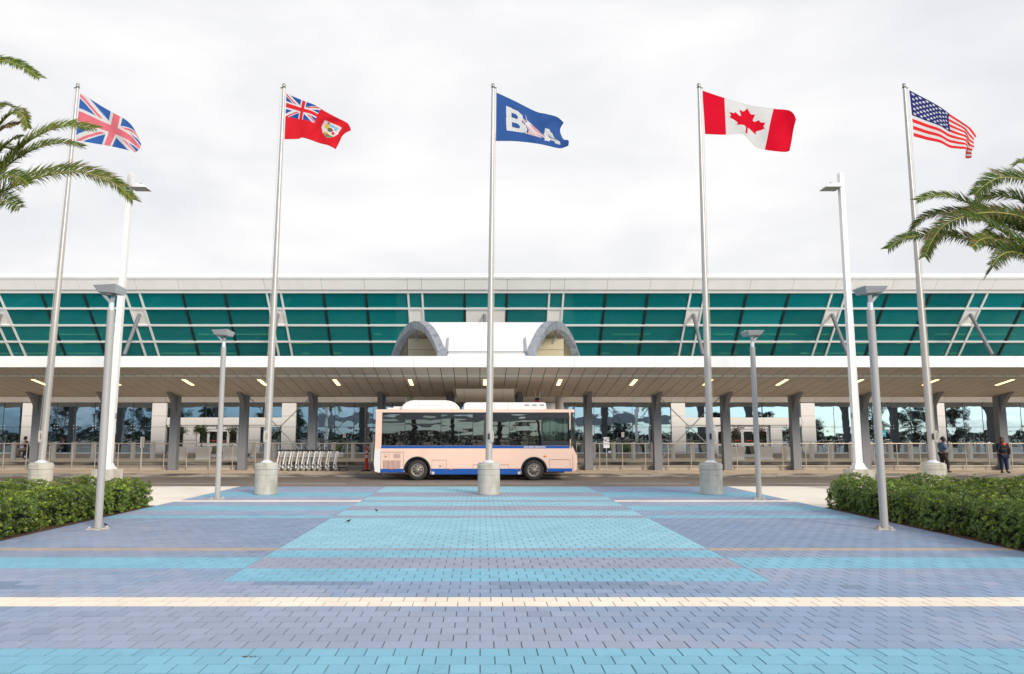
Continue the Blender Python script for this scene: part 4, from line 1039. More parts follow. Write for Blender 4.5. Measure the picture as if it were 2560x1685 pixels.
# ================================================================== LAMPS
def small_lamp():
    t = empty('plaza_lamp', (0, 0, 0))
    MB().tube([(0, 0, 0), (0, 0, 4.82)], .082, 24).build('pole', M['lamp_grey'], t)
    fl = MB().lathe([(0, 0), (.17, 0), (.17, .02), (.09, .03)], n=20)
    for a in range(4):
        c_, s_ = math.cos(a * math.pi / 2 + .5), math.sin(a * math.pi / 2 + .5)
        fl.box(.17 * c_ - .05, .17 * c_ + .05, .17 * s_ - .05, .17 * s_ + .05, 0, .03); fl.sphere((.17 * c_, .17 * s_, .045), .03, 8)
    fl.build('base_flange', M['concrete'], t)
    MB().tube([(0, 0, 4.82), (0, 0, 4.99)], .058, 20).build('collar', M['collar'], t)
    MB().bar((-.0, 0, 4.97), (-.33, -.05, 5.34), .03, .06).bar((.0, 0, 4.97), (.02, .05, 5.22), .03, .09).build('head_arm', M['lamp_head'], t)
    # faceted tray head reaching towards the plaza centre (+x)
    tp = [(-.37, -.17, 5.37), (.16, -.20, 5.39), (.37, -.02, 5.28), (.18, .20, 5.35), (-.35, .17, 5.35)]
    bt = [(-.27, -.13, 5.22), (.13, -.15, 5.19), (.29, -.02, 5.15), (.14, .15, 5.18), (-.25, .13, 5.21)]
    n = 5; hd = MB().add(tp + bt, [tuple(range(n)), tuple(range(2 * n - 1, n - 1, -1))] + [((i + 1) % n, i, n + i, n + (i + 1) % n) for i in range(n)])
    h_ = hd.build('lamp_head', M['lamp_head'], t, bevel=.008)
    MB().box(-.24, .10, -.10, .10, 5.185, 5.222).build('lens', M['lens'], h_)
    return t
sl0 = small_lamp()
spots = [(-8.30, 16.9, 0, 'grey plaza lamp in front of the left hedge'), (8.79, 16.9, 1, 'grey plaza lamp in front of the right hedge'), (-8.28, 24.4, 0, 'farther grey plaza lamp left of the bus, by the cream paving'), (8.80, 24.4, 1, 'farther grey plaza lamp right of the bus, by the cream paving')]
for i, (x, y, fl_, lb) in enumerate(spots):
    o = sl0 if i == 0 else copy_tree(sl0)
    o.location = (x, y, .0); o.rotation_euler.z = math.pi if fl_ else 0
    tag(o, lb, 'street lamp', 'grey plaza lamps')
def tall_lamp():
    t = empty('tall_lamp', (0, 0, 0))
    MB().box(-.40, .40, -.40, .40, 0, .74).build('concrete_base', M['concrete'], t, bevel=.02)
    zt_ = 12.0
    MB().prism([(-.135, .78), (.135, .78), (.088, zt_), (-.088, zt_)], -.11, .11, 'y').build('pole', M['white_metal'], t, bevel=.015)
    ft = MB().box(-.24, .24, -.24, .24, .745, .775)
    ft.add([(-.21, -.20, .776), (.21, -.20, .776), (.21, .20, .776), (-.21, .20, .776), (-.14, -.12, .98), (.14, -.12, .98), (.14, .12, .98), (-.14, .12, .98)], [(0, 1, 5, 4), (1, 2, 6, 5), (2, 3, 7, 6), (3, 0, 4, 7)])
    for a in (-1, 1):
        for b in (-1, 1): ft.lathe([(.02, .775), (.02, .82), (0, .82)], (a * .205, b * .205, 0), n=8)
    ft.build('base_plate', M['white_metal'], t)
    hz = zt_ - .62
    h_ = MB().hexa([(.09, -.30, hz), (.74, -.30, hz), (.74, .30, hz), (.09, .30, hz)], [(.09, -.26, hz + .17), (.60, -.24, hz + .13), (.60, .24, hz + .13), (.09, .26, hz + .17)]).build('lamp_head', M['white_metal'], t, bevel=.01)
    for k in range(3): MB().box(.12, .70, -.27 + .18 * k, -.11 + .18 * k, hz - .012, hz - .001).build('lens', M['lens'], h_)
    MB().lathe([(.05, hz + .15), (.05, hz + .24), (0, hz + .24)], (.40, 0, 0), n=10).build('sensor', M['lamp_head'], h_)
    MB().box(.135, .150, -.05, .05, 2.6, 2.8).build('access_cover', M['lamp_grey'], t)
    return t
tl = tall_lamp()
for i, (u, lb) in enumerate(((268, 'tall white lamp post behind the left hedge'), (2146, 'tall white lamp post behind the right hedge'))):
    o = tl if i == 0 else copy_tree(tl)
    p = W(u, 1172, 28.3); o.location = (p.x, 28.3, 0); o.rotation_euler.z = math.pi if i else 0; o.rotation_euler.y = 0 if i else .020
    tag(o, lb, 'street lamp', 'tall white lamp posts')

# ================================================================== RAILING, BOLLARDS, SMALL STREET THINGS
YR = 39.82
vis = [x for x in cols_x if -27 < x < 31]
posts_all = []
secn = 0
def rail_x(u): return W(u, 1140, YR).x
left_posts = [9 + 57.25 * k for k in range(0, 17)]; right_posts = [1441.5 + 57.25 * k for k in range(0, 21)]
xs_posts = [rail_x(u) for u in left_posts] + [rail_x(u) for u in right_posts]
bays = list(zip(vis[:-1], vis[1:]))
for bi, (xa, xb) in enumerate(bays):
    if xb < -25.5 or xa > 29.5: continue
    if -5.5 < xa < 1.5 and False: continue
    name = 'railing section in the %s column bay from the left' % ORD[min(19, secn)]
    fo = empty('railing', ((xa + xb) / 2, YR, ZI), 'steel ' + name, 'railing', 'steel railing along the canopy columns'); secn += 1
    hl = (xb - xa) / 2 - .21; RH = 1.36
    MB().tube([(-hl, 0, RH), (hl, 0, RH)], .03, 10).build('top_rail', M['rail'], fo)
    MB().tube([(-hl, 0, .22), (hl, 0, .22)], .014, 8).build('bottom_rail', M['rail'], fo)
    for x in xs_posts:
        if xa + .25 < x < xb - .25: MB().tube([(x - (xa + xb) / 2, 0, 0), (x - (xa + xb) / 2, 0, RH)], .025, 10).build('post', M['rail'], fo)
def bollard():
    t = empty('bollard')
    MB().lathe([(.135, 0), (.135, .93), (.137, .935)], n=24).build('body', M['steel'], t)
    MB().lathe([(.125, .935), (.125, .955), (.14, .96), (.135, .99), (.09, 1.02), (0, 1.03)], n=24).build('cap', M['rail'], t)
    return t
b0 = bollard()
bus_l = [33 + 49.75 * k for k in range(9)] + [634 + 49.75 * k for k in range(8)]
bus_r = [1434.5 + 49.6 * k for k in range(7)] + [2030 + 49.6 * k for k in range(12)]
bus_l = [u for u in bus_l if not 440 < u < 600]
k = 0
for i, u in enumerate(bus_l + bus_r):
    o = b0 if i == 0 else copy_tree(b0)
    p = W(u, 1148, 45.75); o.location = (p.x, 45.75, ZW)
    if i < len(bus_l): lb = '%s steel bollard from the left edge, before the terminal windows' % ORD[i]
    else: lb = '%s steel bollard from the right edge, before the terminal windows' % ORD[len(bus_l) + len(bus_r) - 1 - i]
    tag(o, lb, 'bollard', 'steel bollards before the terminal')
# planters with small trees
def planter(kind, seed):
    random.seed(seed); t = empty('planter')
    pf = [(.47, 0), (.40, .10), (.37, .16), (.42, .40), (.47, .62), (.48, .76), (.42, .76), (.40, .68)]
    m_ = MB(); vs = []; 
    for r_, z in pf:
        for a, b in ((-1, -1), (1, -1), (1, 1), (-1, 1)): vs.append((a * r_, b * r_, z))
    m_.add(vs, [(4 * i + k, 4 * i + (k + 1) % 4, 4 * i + 4 + (k + 1) % 4, 4 * i + 4 + k) for i in range(len(pf) - 1) for k in range(4)])
    m_.build('pot', M['planter'], t, recalc=False)
    MB().box(-.41, .41, -.41, .41, .66, .70).build('soil', M['soil'], t)
    tg = MB(); tips = []
    for st in range(2 if kind != 'bare' else 3):
        x0 = random.uniform(-.2, .2); p = Vector((x0, 0, .68)); pts = [p.copy()]
        for q in range(5): p = p + Vector((random.uniform(-.05, .05), random.uniform(-.05, .05), .2)); pts.append(p.copy())
        tg.tube(pts, [.022, .02, .018, .016, .014, .012], 6)
        for q in range(14):
            d = Vector((random.uniform(-1, 1), random.uniform(-1, 1), random.uniform(-.1, .9))).normalized()
            e = pts[-1 - random.randint(0, 1)] + d * random.uniform(.2, .48); mid = (pts[-1] + e) / 2 + Vector((0, 0, .04))
            tg.tube([pts[-1 - random.randint(0, 1)], mid, e], [.010, .008, .005], 5); tips += [mid, e]
    tg.build('stem', M['twig'], t)
    nl_ = {'leafy': 26, 'sparse': 7, 'bare': 2}[kind]
    V_, F_, C_ = [], [], []
    for e in tips:
        for q in range(nl_):
            c = np.array(e) + rng.normal(0, .075, 3); a = rng.normal(0, 1, 3); a /= np.linalg.norm(a); b = np.cross(a, rng.normal(0, 1, 3)); b /= np.linalg.norm(b)
            L_ = .07; n0 = len(V_); V_ += [c, c + a * L_ * .5 + b * .02, c + a * L_, c + a * L_ * .5 - b * .02]; F_.append([n0, n0 + 1, n0 + 2, n0 + 3])
            C_.append(np.array((.10, .15, .04)) * rng.uniform(.5, 1.5) if kind != 'bare' else np.array((.16, .09, .05)))
    me = npmesh('foliage', np.array(V_), np.array(F_), np.array(C_)); me.materials.append(M['leaf']); link('foliage', me, t)
    return t
for u, kd, sd_, lb in ((446, 'sparse', 3, 'cream planter partly behind a grey column, left of the left doors'), (507.5, 'leafy', 4, 'cream planter with leafy small tree before the left doors'), (575.5, 'sparse', 5, 'cream planter with thin small tree at right of the left doors'),
                   (1840, 'bare', 6, 'cream planter with bare twigs at left of the right doors'), (1911, 'bare', 9, 'cream planter with bare twigs at right of the right doors'), (1980, 'bare', 8, 'cream planter half behind a grey column, right of the right doors')):
    o = planter(kd, sd_); p = W(u, 1148, 45.6); o.location = (p.x, 45.6, ZW); o.rotation_euler.z = .28 if u < 1200 else -.1; tag(o, lb, 'planter', 'cream planters by the doors')
# traffic post
p = W(916.5, 1172, 39.0)
cn = empty('traffic_post', (p.x, 38.9, ZI), 'orange traffic post with white bands, between trolleys and bus', 'traffic cone')
MB().lathe([(0, 0), (.25, 0), (.25, .04), (.10, .06), (0, .06)], n=8, smooth=False).build('base', M['black'], cn)
MB().lathe([(.10, .05), (.082, .66)], n=20).lathe([(.078, .80), (.072, .89)], n=20).lathe([(.066, 1.01), (.056, 1.13), (.03, 1.15), (.03, 1.2), (.035, 1.24), (0, 1.26)], n=20).build('body', M['cone'], cn)
MB().lathe([(.082, .66), (.078, .80)], n=20).lathe([(.072, .89), (.066, 1.01)], n=20).build('reflective_band', M['cone_white'], cn)
# luggage trolleys
def trolley():
    t = empty('luggage_trolley')
    fr = MB()
    for s_ in (-.26, .26):
        fr.bar((-.10, s_, .30), (.02, s_, .98), .035, .06)
    fr.bar((.0, -.26, .86), (.0, .26, .86), .03, .03)
    fr.build('upright_frame', M['bus_white'], t)
    bk = MB()
    for z in (.72, .90): bk.bar((.02, -.24, z), (.30, -.24, z), .014, .014).bar((.02, .24, z), (.30, .24, z), .014, .014).bar((.30, -.24, z), (.30, .24, z), .014, .014)
    for k_ in range(5): bk.bar((.06 + .06 * k_, -.24, .72), (.06 + .06 * k_, -.24, .90), .012, .012); bk.bar((.06 + .06 * k_, .24, .72), (.06 + .06 * k_, .24, .90), .012, .012)
    bk.build('basket', M['steel'], t)
    MB().tube([(-.05, -.29, 1.0), (.02, -.29, 1.04), (.16, -.27, .99)], .028, 8).tube([(-.05, .29, 1.0), (.02, .29, 1.04), (.16, .27, .99)], .028, 8).tube([(-.02, -.3, 1.02), (-.02, .3, 1.02)], .028, 8).build('handle', M['black'], t)
    MB().prism([(-.14, .14), (-.10, .34), (.04, .15), (.0, .11)], -.30, -.25, 'y').prism([(-.14, .14), (-.10, .34), (.04, .15), (.0, .11)], .25, .30, 'y').build('side_plate', M['bus_white'], t)
    MB().bar((-.09, -.31, .33), (.08, -.31, .12), .04, .03).bar((-.09, .31, .33), (.08, .31, .12), .04, .03).build('bumper', M['black'], t)
    MB().bar((-.1, -.2, .13), (.55, -.05, .17), .03, .03).bar((-.1, .2, .13), (.55, .05, .17), .03, .03).box(.0, .5, -.14, .14, .16, .175).build('platform', M['black'], t)
    for s_ in (-.33, .33):
        wo_ = empty('wheel'); wo_.parent = t; wo_.location = (.01, s_, .10)
        MB().lathe([(.055, -.022), (.098, -.022), (.1, 0), (.098, .022), (.055, .022)], axis='y', n=20).build('tyre', M['black'], wo_)
        MB().lathe([(.0, -.024), (.028, -.025), (.028, .025), (0, .024)], axis='y', n=14).lathe([(.066, -.0235), (.082, -.024), (.084, -.0225)], axis='y', n=18).build('rim', M['steel'], wo_)
    MB().lathe([(.03, -.02), (.05, -.02), (.05, .02), (.03, .02)], (.55, 0, .05), 'y', 12).build('front_wheel', M['black'], t)
    return t
t0 = trolley()
for i, xx in enumerate((190, 325, 458, 620, 748, 873, 1000, 1122, 1303, 1482)):
    o = t0 if i == 0 else copy_tree(t0)
    p = W(680 + xx / 9.154, 1175, 39.2); o.location = (p.x, 39.15, ZI); o.rotation_euler.z = random.uniform(-.04, .03)
    tag(o, '%s luggage trolley from the left in the nested row' % ORD[i] if i < 9 else 'last luggage trolley, at the bus end of the nested row', 'luggage trolley', 'nested luggage trolleys')
# signs
p = W(1517, 1182, 37.0)
sg = empty('parking_sign', (p.x, 36.95, ZI), 'white NO WAITING sign on a thin post right of the bus', 'sign')
MB().tube([(0, .02, 0), (0, .02, 1.72)], .020, 8).build('post', M['lamp_grey'], sg)
zb, ztp = W(1517, 1120, 36.95).z - ZI, W(1517, 1093.5, 36.95).z - ZI
MB().box(-.145, .145, -.012, -.0, zb, ztp).build('sign_plate', M['sign_white'], sg, bevel=.004)
text('NO', 'lettering', .26, (0, -.014, ztp - .14), (R(90), 0, 0), M['sign_black'], sg, bold=True, sx=.82)
text('WAITING', 'lettering', .068, (0, -.014, zb + .21), (R(90), 0, 0), M['sign_black'], sg, bold=True, sx=.9)
text('AT ANY TIME', 'lettering', .045, (0, -.014, zb + .145), (R(90), 0, 0), M['sign_black'], sg, sx=.9)
p = W(354, 1184, 37.2)
s2 = empty('side_on_sign', (p.x, 37.1, ZI), 'narrow post with a sign seen edge-on near the left doors', 'sign')
MB().tube([(0, 0, 0), (0, 0, 1.70)], .022, 8).build('post', M['lamp_grey'], s2)
MB().box(-.03, .03, -.16, .16, 1.2, 1.72).build('sign_plate', M['lamp_grey'], s2)
s3 = empty('side_on_sign', (W(934, 1184, 37.0).x, 36.9, ZI), 'narrow grey sign post just behind the back of the bus', 'sign')
MB().tube([(0, 0, 0), (0, 0, 1.85)], .02, 8).build('post', M['lamp_grey'], s3)
MB().box(-.025, .025, -.15, .15, 1.2, 1.85).build('sign_plate', M['bus_white'], s3)
for u, v, lb in ((861, 1088.5, 'small no-smoking sticker on the glass left of the bus'), (1557, 1087, 'small no-smoking sticker on the glass right of the bus')):
    p = W(u, v, YW - .05); st = empty('window_sticker', (p.x, YW - .05, p.z), lb, 'sticker')
    MB().box(-.085, .085, -.004, .0, -.15, .15).build('sticker_sheet', M['sign_white'], st)
    MB().lathe([(.046, -.006), (.07, -.006)], (0, 0, .06), 'y', 18).box(-.05, .05, -.0075, -.0055, .052, .068).box(-.06, .06, -.0075, -.0055, -.10, -.075).build('sticker_print', M['red'], st)
p = W(2207, 1084, YW - .05)
st = empty('window_poster', (p.x, YW - .05, p.z), 'small turquoise poster on the glass behind the right plaza lamp', 'poster')
MB().box(-.2, .2, -.004, 0, -.19, .19).build('poster_sheet', M['cyan_sign'], st); MB().box(-.14, .14, -.0065, -.0045, -.03, .03).build('poster_print', M['sign_white'], st)
p = W(711, 1087, 39.5)
# birds and litter
def bird(x, y, rz, lb):
    t = empty('bird', (x, y, 0), lb, 'bird', 'small dark birds on the plaza', rz=rz); t.scale = (.55, .55, .55)
    MB().sphere((0, 0, .085), .05, 10, sc=(1.5, .8, .8)).sphere((.075, 0, .125), .028, 8).add([(-.06, -.02, .09), (-.06, .02, .09), (-.17, .012, .07), (-.17, -.012, .07), (-.06, 0, .075)], [(0, 1, 2, 3), (0, 3, 4), (1, 4, 2), (3, 2, 4)]).build('body', M['black'], t)
    MB().lathe([(.008, .095), (.0, .13)], (.0, 0, .125), 'x', 6).build('beak', M['rim_hole'], t)
    MB().bar((0, .015, 0), (0, .015, .06), .005, .005).bar((0, -.015, 0), (0, -.015, .06), .005, .005).build('leg', M['rim_hole'], t)
for u, v, rz, lb in ((871, 1307, .3, 'nearest small dark bird, on the light blue paving'), (941.4, 1280, 2.4, 'small dark bird farther off on the light blue paving'), (264.7, 1317, 3.0, 'small dark bird beside the foot of the left plaza lamp')):
    p = G(u, v); bird(p.x, p.y, rz, lb)
lt = MB()
random.seed(5)
for i in range(26):
    p = G(610 + random.uniform(-6, 40) * (random.random() ** .6), 1642 + random.uniform(-1, 1.5)); r_ = random.uniform(.003, .007)
    lt.sphere((p.x, p.y, .004), r_, 5, sc=(1.6, 1, .4))
tag(lt.build('leaf_litter', M['twig']), 'little trail of brown leaf litter on the blue front pavers', 'litter', kind='stuff')

# ================================================================== HEDGES
def hedge(name, x0, x1, y0, y1, h, label, seed, front, bright, n_ros=9000):
    """clipped shrub mass: rosettes of leaves over a lumpy box; front = +1 / -1 side that faces the plaza"""
    rg = np.random.default_rng(seed)
    t = empty(name, ((x0 + x1) / 2, (y0 + y1) / 2, 0), label, 'hedge'); o0 = np.array(((x0 + x1) / 2, (y0 + y1) / 2, 0))
    wx_, wy_ = x1 - x0, y1 - y0
    xf = x1 if front > 0 else x0
    areas = {'top': wx_ * wy_, 'side': wy_ * h * 1.5, 'near': wx_ * h * 1.2, 'far': wx_ * h}
    tot = sum(areas.values()); V_, F_, C_ = [], [], []
    CORE = []
    for face, ar in areas.items():
        n = int(n_ros * ar / tot)
        for i in range(n):
            a, b = rg.random(2)
            if face == 'top': p = np.array((x0 + a * wx_, y0 + b * wy_, h)); nm = np.array((0, 0, 1.))
            elif face == 'side': p = np.array((xf, y0 + a * wy_, .02 + b * h)); nm = np.array((front, 0, .25))
            elif face == 'near': p = np.array((x0 + a * wx_, y0, .02 + b * h)); nm = np.array((0, -1, .3))
            else: p = np.array((x0 + a * wx_, y1, .02 + b * h)); nm = np.array((0, 1, .3))
            q = Vector(p * .95); lump = mnoise.noise(q * 1.0 + Vector((seed, 0, 0))) * .30 + mnoise.noise(q * 2.6) * .15 + mnoise.noise(q * 6) * .05
            # edges rounded: pull in towards top corner and foot
            if face != 'top':
                zz = p[2] / h; pull = .20 * max(0, zz - .75) / .25 + .06 * max(0, .28 - zz) / .28
                p = p - nm * np.array((1, 1, 0)) * pull
            else:
                ed = min(abs(p[0] - xf), p[1] - y0, y1 - p[1]); p[2] -= .20 * max(0, .35 - ed) / .35
                p[2] += mnoise.noise(Vector((p[0] * .5, p[1] * .5, seed))) * .24
            dep_ = rg.random() ** 2 * .16
            p = p + nm * (lump - dep_ - .06); p[2] = max(.03, p[2])
            nm = nm / np.linalg.norm(nm); ax = nm + rg.normal(0, .45, 3) + np.array((0, 0, .35)); ax /= np.linalg.norm(ax)
            u_ = np.cross(ax, (.3, .9, .2)); u_ /= np.linalg.norm(u_); w_ = np.cross(ax, u_)
            nz_ = mnoise.noise(Vector(p * .9) + Vector((0, 5, seed)))
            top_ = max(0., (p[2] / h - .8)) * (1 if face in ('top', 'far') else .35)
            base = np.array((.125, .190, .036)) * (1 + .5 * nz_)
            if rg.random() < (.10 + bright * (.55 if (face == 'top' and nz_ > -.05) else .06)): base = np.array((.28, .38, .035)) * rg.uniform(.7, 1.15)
            if rg.random() < .012: base = np.array((.16, .10, .03))
            k = rg.integers(7, 10); L0 = rg.uniform(.048, .08)
            ph = rg.random() * 6.28
            for j in range(k):
                an = ph + 6.283 * j / k + rg.normal(0, .2); el = rg.uniform(.25, .9)
                d = (u_ * math.cos(an) + w_ * math.sin(an)) * math.cos(el) + ax * math.sin(el)
                sd2 = np.cross(d, ax); sd2 /= (np.linalg.norm(sd2) + 1e-6)
                n0 = len(V_); V_ += [p, p + d * L0 * .6 + sd2 * L0 * .17, p + d * L0, p + d * L0 * .6 - sd2 * L0 * .17]
                F_.append((n0, n0 + 1, n0 + 2, n0 + 3)); C_.append(base * rg.uniform(.8, 1.25))
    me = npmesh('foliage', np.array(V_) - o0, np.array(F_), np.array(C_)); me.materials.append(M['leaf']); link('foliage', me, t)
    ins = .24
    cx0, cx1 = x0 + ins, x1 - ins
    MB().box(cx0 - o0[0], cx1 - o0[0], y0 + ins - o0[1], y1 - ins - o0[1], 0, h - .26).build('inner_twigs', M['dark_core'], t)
    return t
tag(MB().box(-19, PX0 - .02, 9, 22.25, -.003, .006).box(PX1 + .02, 20, 9, 21.7, -.003, .006).build('planting_bed', M['soil']), kind='structure')
hedge('hedge', -16.5, -9.38, 13.2, 22.3, .76, 'thick clipped green hedge left of the blue plaza, under the palm', 11, 1, 1.0, 20000)
hedge('hedge', 9.68, 17.6, 12.2, 21.75, .79, 'thick clipped green hedge right of the blue plaza, round the palm trunk', 12, -1, .45, 21000)

# ================================================================== PALMS
def frond_mesh(pts, seed, width=.44, dens=135, green=(.085, .135, .035), brown=.10, oneside=False):
    """pts: rachis control points (world). returns leaflet arrays and rachis points"""
    rg = np.random.default_rng(seed); P = []
    pts = [Vector(p) for p in pts]; ex = [pts[0] * 2 - pts[1]] + pts + [pts[-1] * 2 - pts[-2]]
    for i in range(len(pts) - 1):
        p0, p1, p2, p3 = ex[i:i + 4]
        for t in np.linspace(0, 1, 8, endpoint=False):
            P.append(.5 * ((2 * p1) + (-p0 + p2) * t + (2 * p0 - 5 * p1 + 4 * p2 - p3) * t * t + (-p0 + 3 * p1 - 3 * p2 + p3) * t ** 3))
    P.append(pts[-1]); ln_ = [0]
    for a, b in zip(P[:-1], P[1:]): ln_.append(ln_[-1] + (b - a).length)
    tot = ln_[-1]; V_, F_, C_ = [], [], []
    nL = int(dens * tot / 2.2)
    for i in range(nL):
        f = .10 + .90 * (i + .5) / nL; d_ = f * tot; j = max(0, min(len(P) - 2, int(np.searchsorted(ln_, d_)) - 1)); q = (d_ - ln_[j]) / (ln_[j + 1] - ln_[j] + 1e-9)
        p = P[j].lerp(P[j + 1], q); tg = (P[j + 1] - P[j]).normalized()
        side = tg.cross(Vector((0, 0, 1))); side = side.normalized() if side.length > .1 else Vector((0, 1, 0))
        up = side.cross(tg).normalized()
        tw = .85 if tg.x > 0 else -.85; side, up = side * math.cos(tw) - up * math.sin(tw), up * math.cos(tw) + side * math.sin(tw)
        env = (min(1, (f) / .28)) ** .7 * (1 - max(0, f - .5) / .5 * .62)
        for s_ in (-1, 1):
            L_ = 1.42 * width * env * rg.uniform(.78, 1.12)
            lift = rg.uniform(.05, .45) if not oneside else .2
            d = (side * s_ * .9 + up * lift + tg * (.55 + .65 * f) + Vector(rg.normal(0, .07, 3))).normalized()
            if f < .22: d = (d + Vector(rg.normal(0, .25, 3))).normalized()
            wv = d.cross(up * .6 + tg * .4 + Vector(rg.normal(0, .2, 3))).normalized(); wd = .0105
            mid = p + d * L_ * .5; droop = Vector((0, 0, -.10 * L_ - (.05 * L_)))
            end = p + d * L_ + droop
            n0 = len(V_)
            V_ += [tuple(p - wv * wd * .6), tuple(p + wv * wd * .6), tuple(mid + wv * wd), tuple(mid - wv * wd), tuple(end), tuple(end)]
            c = np.array(green) * (1.45, 1.3, .85) * rg.uniform(.7, 1.5)
            if rg.random() < brown * .6: c = np.array((.30, .20, .09)) * rg.uniform(.7, 1.2)
            ct = c if rg.random() > .07 else np.array((.30, .21, .10))
            F_ += [(n0, n0 + 1, n0 + 2, n0 + 3), (n0 + 3, n0 + 2, n0 + 4, n0 + 5)]; C_ += [c, ct]
    return V_, F_, C_, P
def palm(name, cx, cy, cz, label, fronds, seed, lean=(0, 0), trunk=True, reflective=False, cat='palm tree'):
    t = empty(name, (cx - lean[0], cy, 0), label, cat); o0 = Vector((cx - lean[0], cy, 0)); rg = random.Random(seed)
    m_ = MB(); prof = []; n = 30
    pts = []; rad = []
    for i in range(n + 1):
        f = i / n; z = f * (cz - .1); pts.append((lean[0] * f ** 1.5, 0, z)); base = .30 - .10 * min(1, f * 2.5) + (.10 * max(0, f - .88) / .12) + .14 * max(0, .12 - f) / .12
        rad.append(base + (.022 if i % 2 else -.008))
    m_.tube(pts, rad, 18); m_.build('trunk', M['bark'], t)
    bt = MB()                                    # old leaf stubs under the crown
    for i in range(34):
        a = rg.uniform(0, 6.28); z = cz - rg.uniform(.1, .8); r_ = .24
        bt.bar((lean[0] + r_ * math.cos(a), r_ * math.sin(a), z), (lean[0] + (r_ + .2) * math.cos(a), (r_ + .2) * math.sin(a), z + .28), .07, .03)
    bt.build('leaf_base', M['bark'], t)
    for i, (pts, kw) in enumerate(fronds):
        V_, F_, C_, P = frond_mesh(pts, seed * 100 + i, **kw)
        V_ = np.array(V_) - np.array(o0)
        me = npmesh('frond', V_, np.array(F_), np.array(C_)); me.materials.append(M['frond']); fr = link('frond', me, t)
        r_ = MB().tube([p - o0 for p in P[::3] + [P[-1]]], [.026 - .022 * k_ / len(P[::3]) for k_ in range(len(P[::3]) + 1)], 6)
        r_.build('stem', M['rachis'], fr)
    return t
def auto_fronds(c, n, seed, Lr=(2.0, 2.7), az=None, brown=.1):
    rg = random.Random(seed); out = []
    for i in range(n):
        a = (az[0] + (az[1] - az[0]) * (i + rg.random()) / n) if az else 2 * math.pi * (i + rg.random() * .7) / n * 1.0 + (i % 3) * .7
        el = [1.15, .75, .35, -.05][i % 4] + rg.uniform(-.15, .15); L_ = rg.uniform(*Lr)
        d = Vector((math.cos(a), math.sin(a), 0)); p = Vector(c); pts = [p.copy()]
        e = el
        for k_ in range(5):
            p = p + (d * math.cos(e) + Vector((0, 0, 1)) * math.sin(e)) * L_ / 5; pts.append(p.copy()); e -= rg.uniform(.25, .42)
        out.append((pts, dict(brown=brown, dens=110)))
    return out
YL = 17.0
def fp(lst, y0, y1):
    return [W(u, v, y0 + (y1 - y0) * i / (len(lst) - 1)) for i, (u, v) in enumerate(lst)]
cl = W(-85, 520, YL)
LF = [
 (fp([(-85, 500), (-130, 330), (-110, 215), (-60, 160), (0, 152), (50, 163), (99, 194)], 17, 16.3), dict(width=.36, green=(.085, .14, .03))),
 (fp([(-85, 515), (-62, 430), (-20, 340), (15, 295), (40, 280), (60, 290), (70, 320)], 17, 16.0), dict(width=.30, brown=.25, green=(.10, .15, .035))),
 (fp([(-85, 510), (-60, 480), (0, 426), (36, 388), (73, 353), (126, 325), (176, 314), (238, 321)], 17, 16.6), dict(width=.42, green=(.11, .165, .035))),
 (fp([(-85, 510), (-30, 455), (40, 398), (103, 366), (160, 357), (206, 366)], 17.1, 17.6), dict(width=.34, green=(.075, .12, .03))),
 (fp([(-85, 520), (-40, 503), (0, 482), (79, 449), (147, 433), (205, 430), (264, 447), (300, 468), (332, 499)], 17, 16.9), dict(width=.44, brown=.2, green=(.095, .135, .035))),
 (fp([(-85, 500), (-50, 410), (-20, 350), (10, 320), (40, 312), (66, 300)], 17, 16.2), dict(width=.30, brown=.75, green=(.14, .13, .05))),
 (fp([(-85, 515), (-55, 470), (-30, 420), (0, 380), (30, 350), (52, 343)], 17, 16.5), dict(width=.30, brown=.55)),
 (fp([(-85, 530), (-50, 520), (-10, 505), (25, 505), (50, 520)], 17, 16), dict(width=.40, dens=90, green=(.07, .11, .03))),
]
LF += [(fp([(-85, 520), (-55, 440), (-30, 395), (0, 372), (25, 372), (48, 388)], 17, 17.5), dict(width=.38)),
 (fp([(-85, 515), (-60, 400), (-35, 320), (-8, 275), (14, 262), (34, 268)], 17, 17.6), dict(width=.30, green=(.09, .14, .03))),
 (fp([(-85, 525), (-50, 480), (-15, 452), (20, 440), (50, 444), (72, 460)], 17, 16.0), dict(width=.36, dens=100))]
LF += auto_fronds(cl, 14, 5, az=(math.pi * .62, math.pi * 1.75))
palm('palm_tree', cl.x, YL, cl.z, 'palm whose fronds reach in from the left edge of the photo', LF, 3)
cr = W(2668, 650, YL)
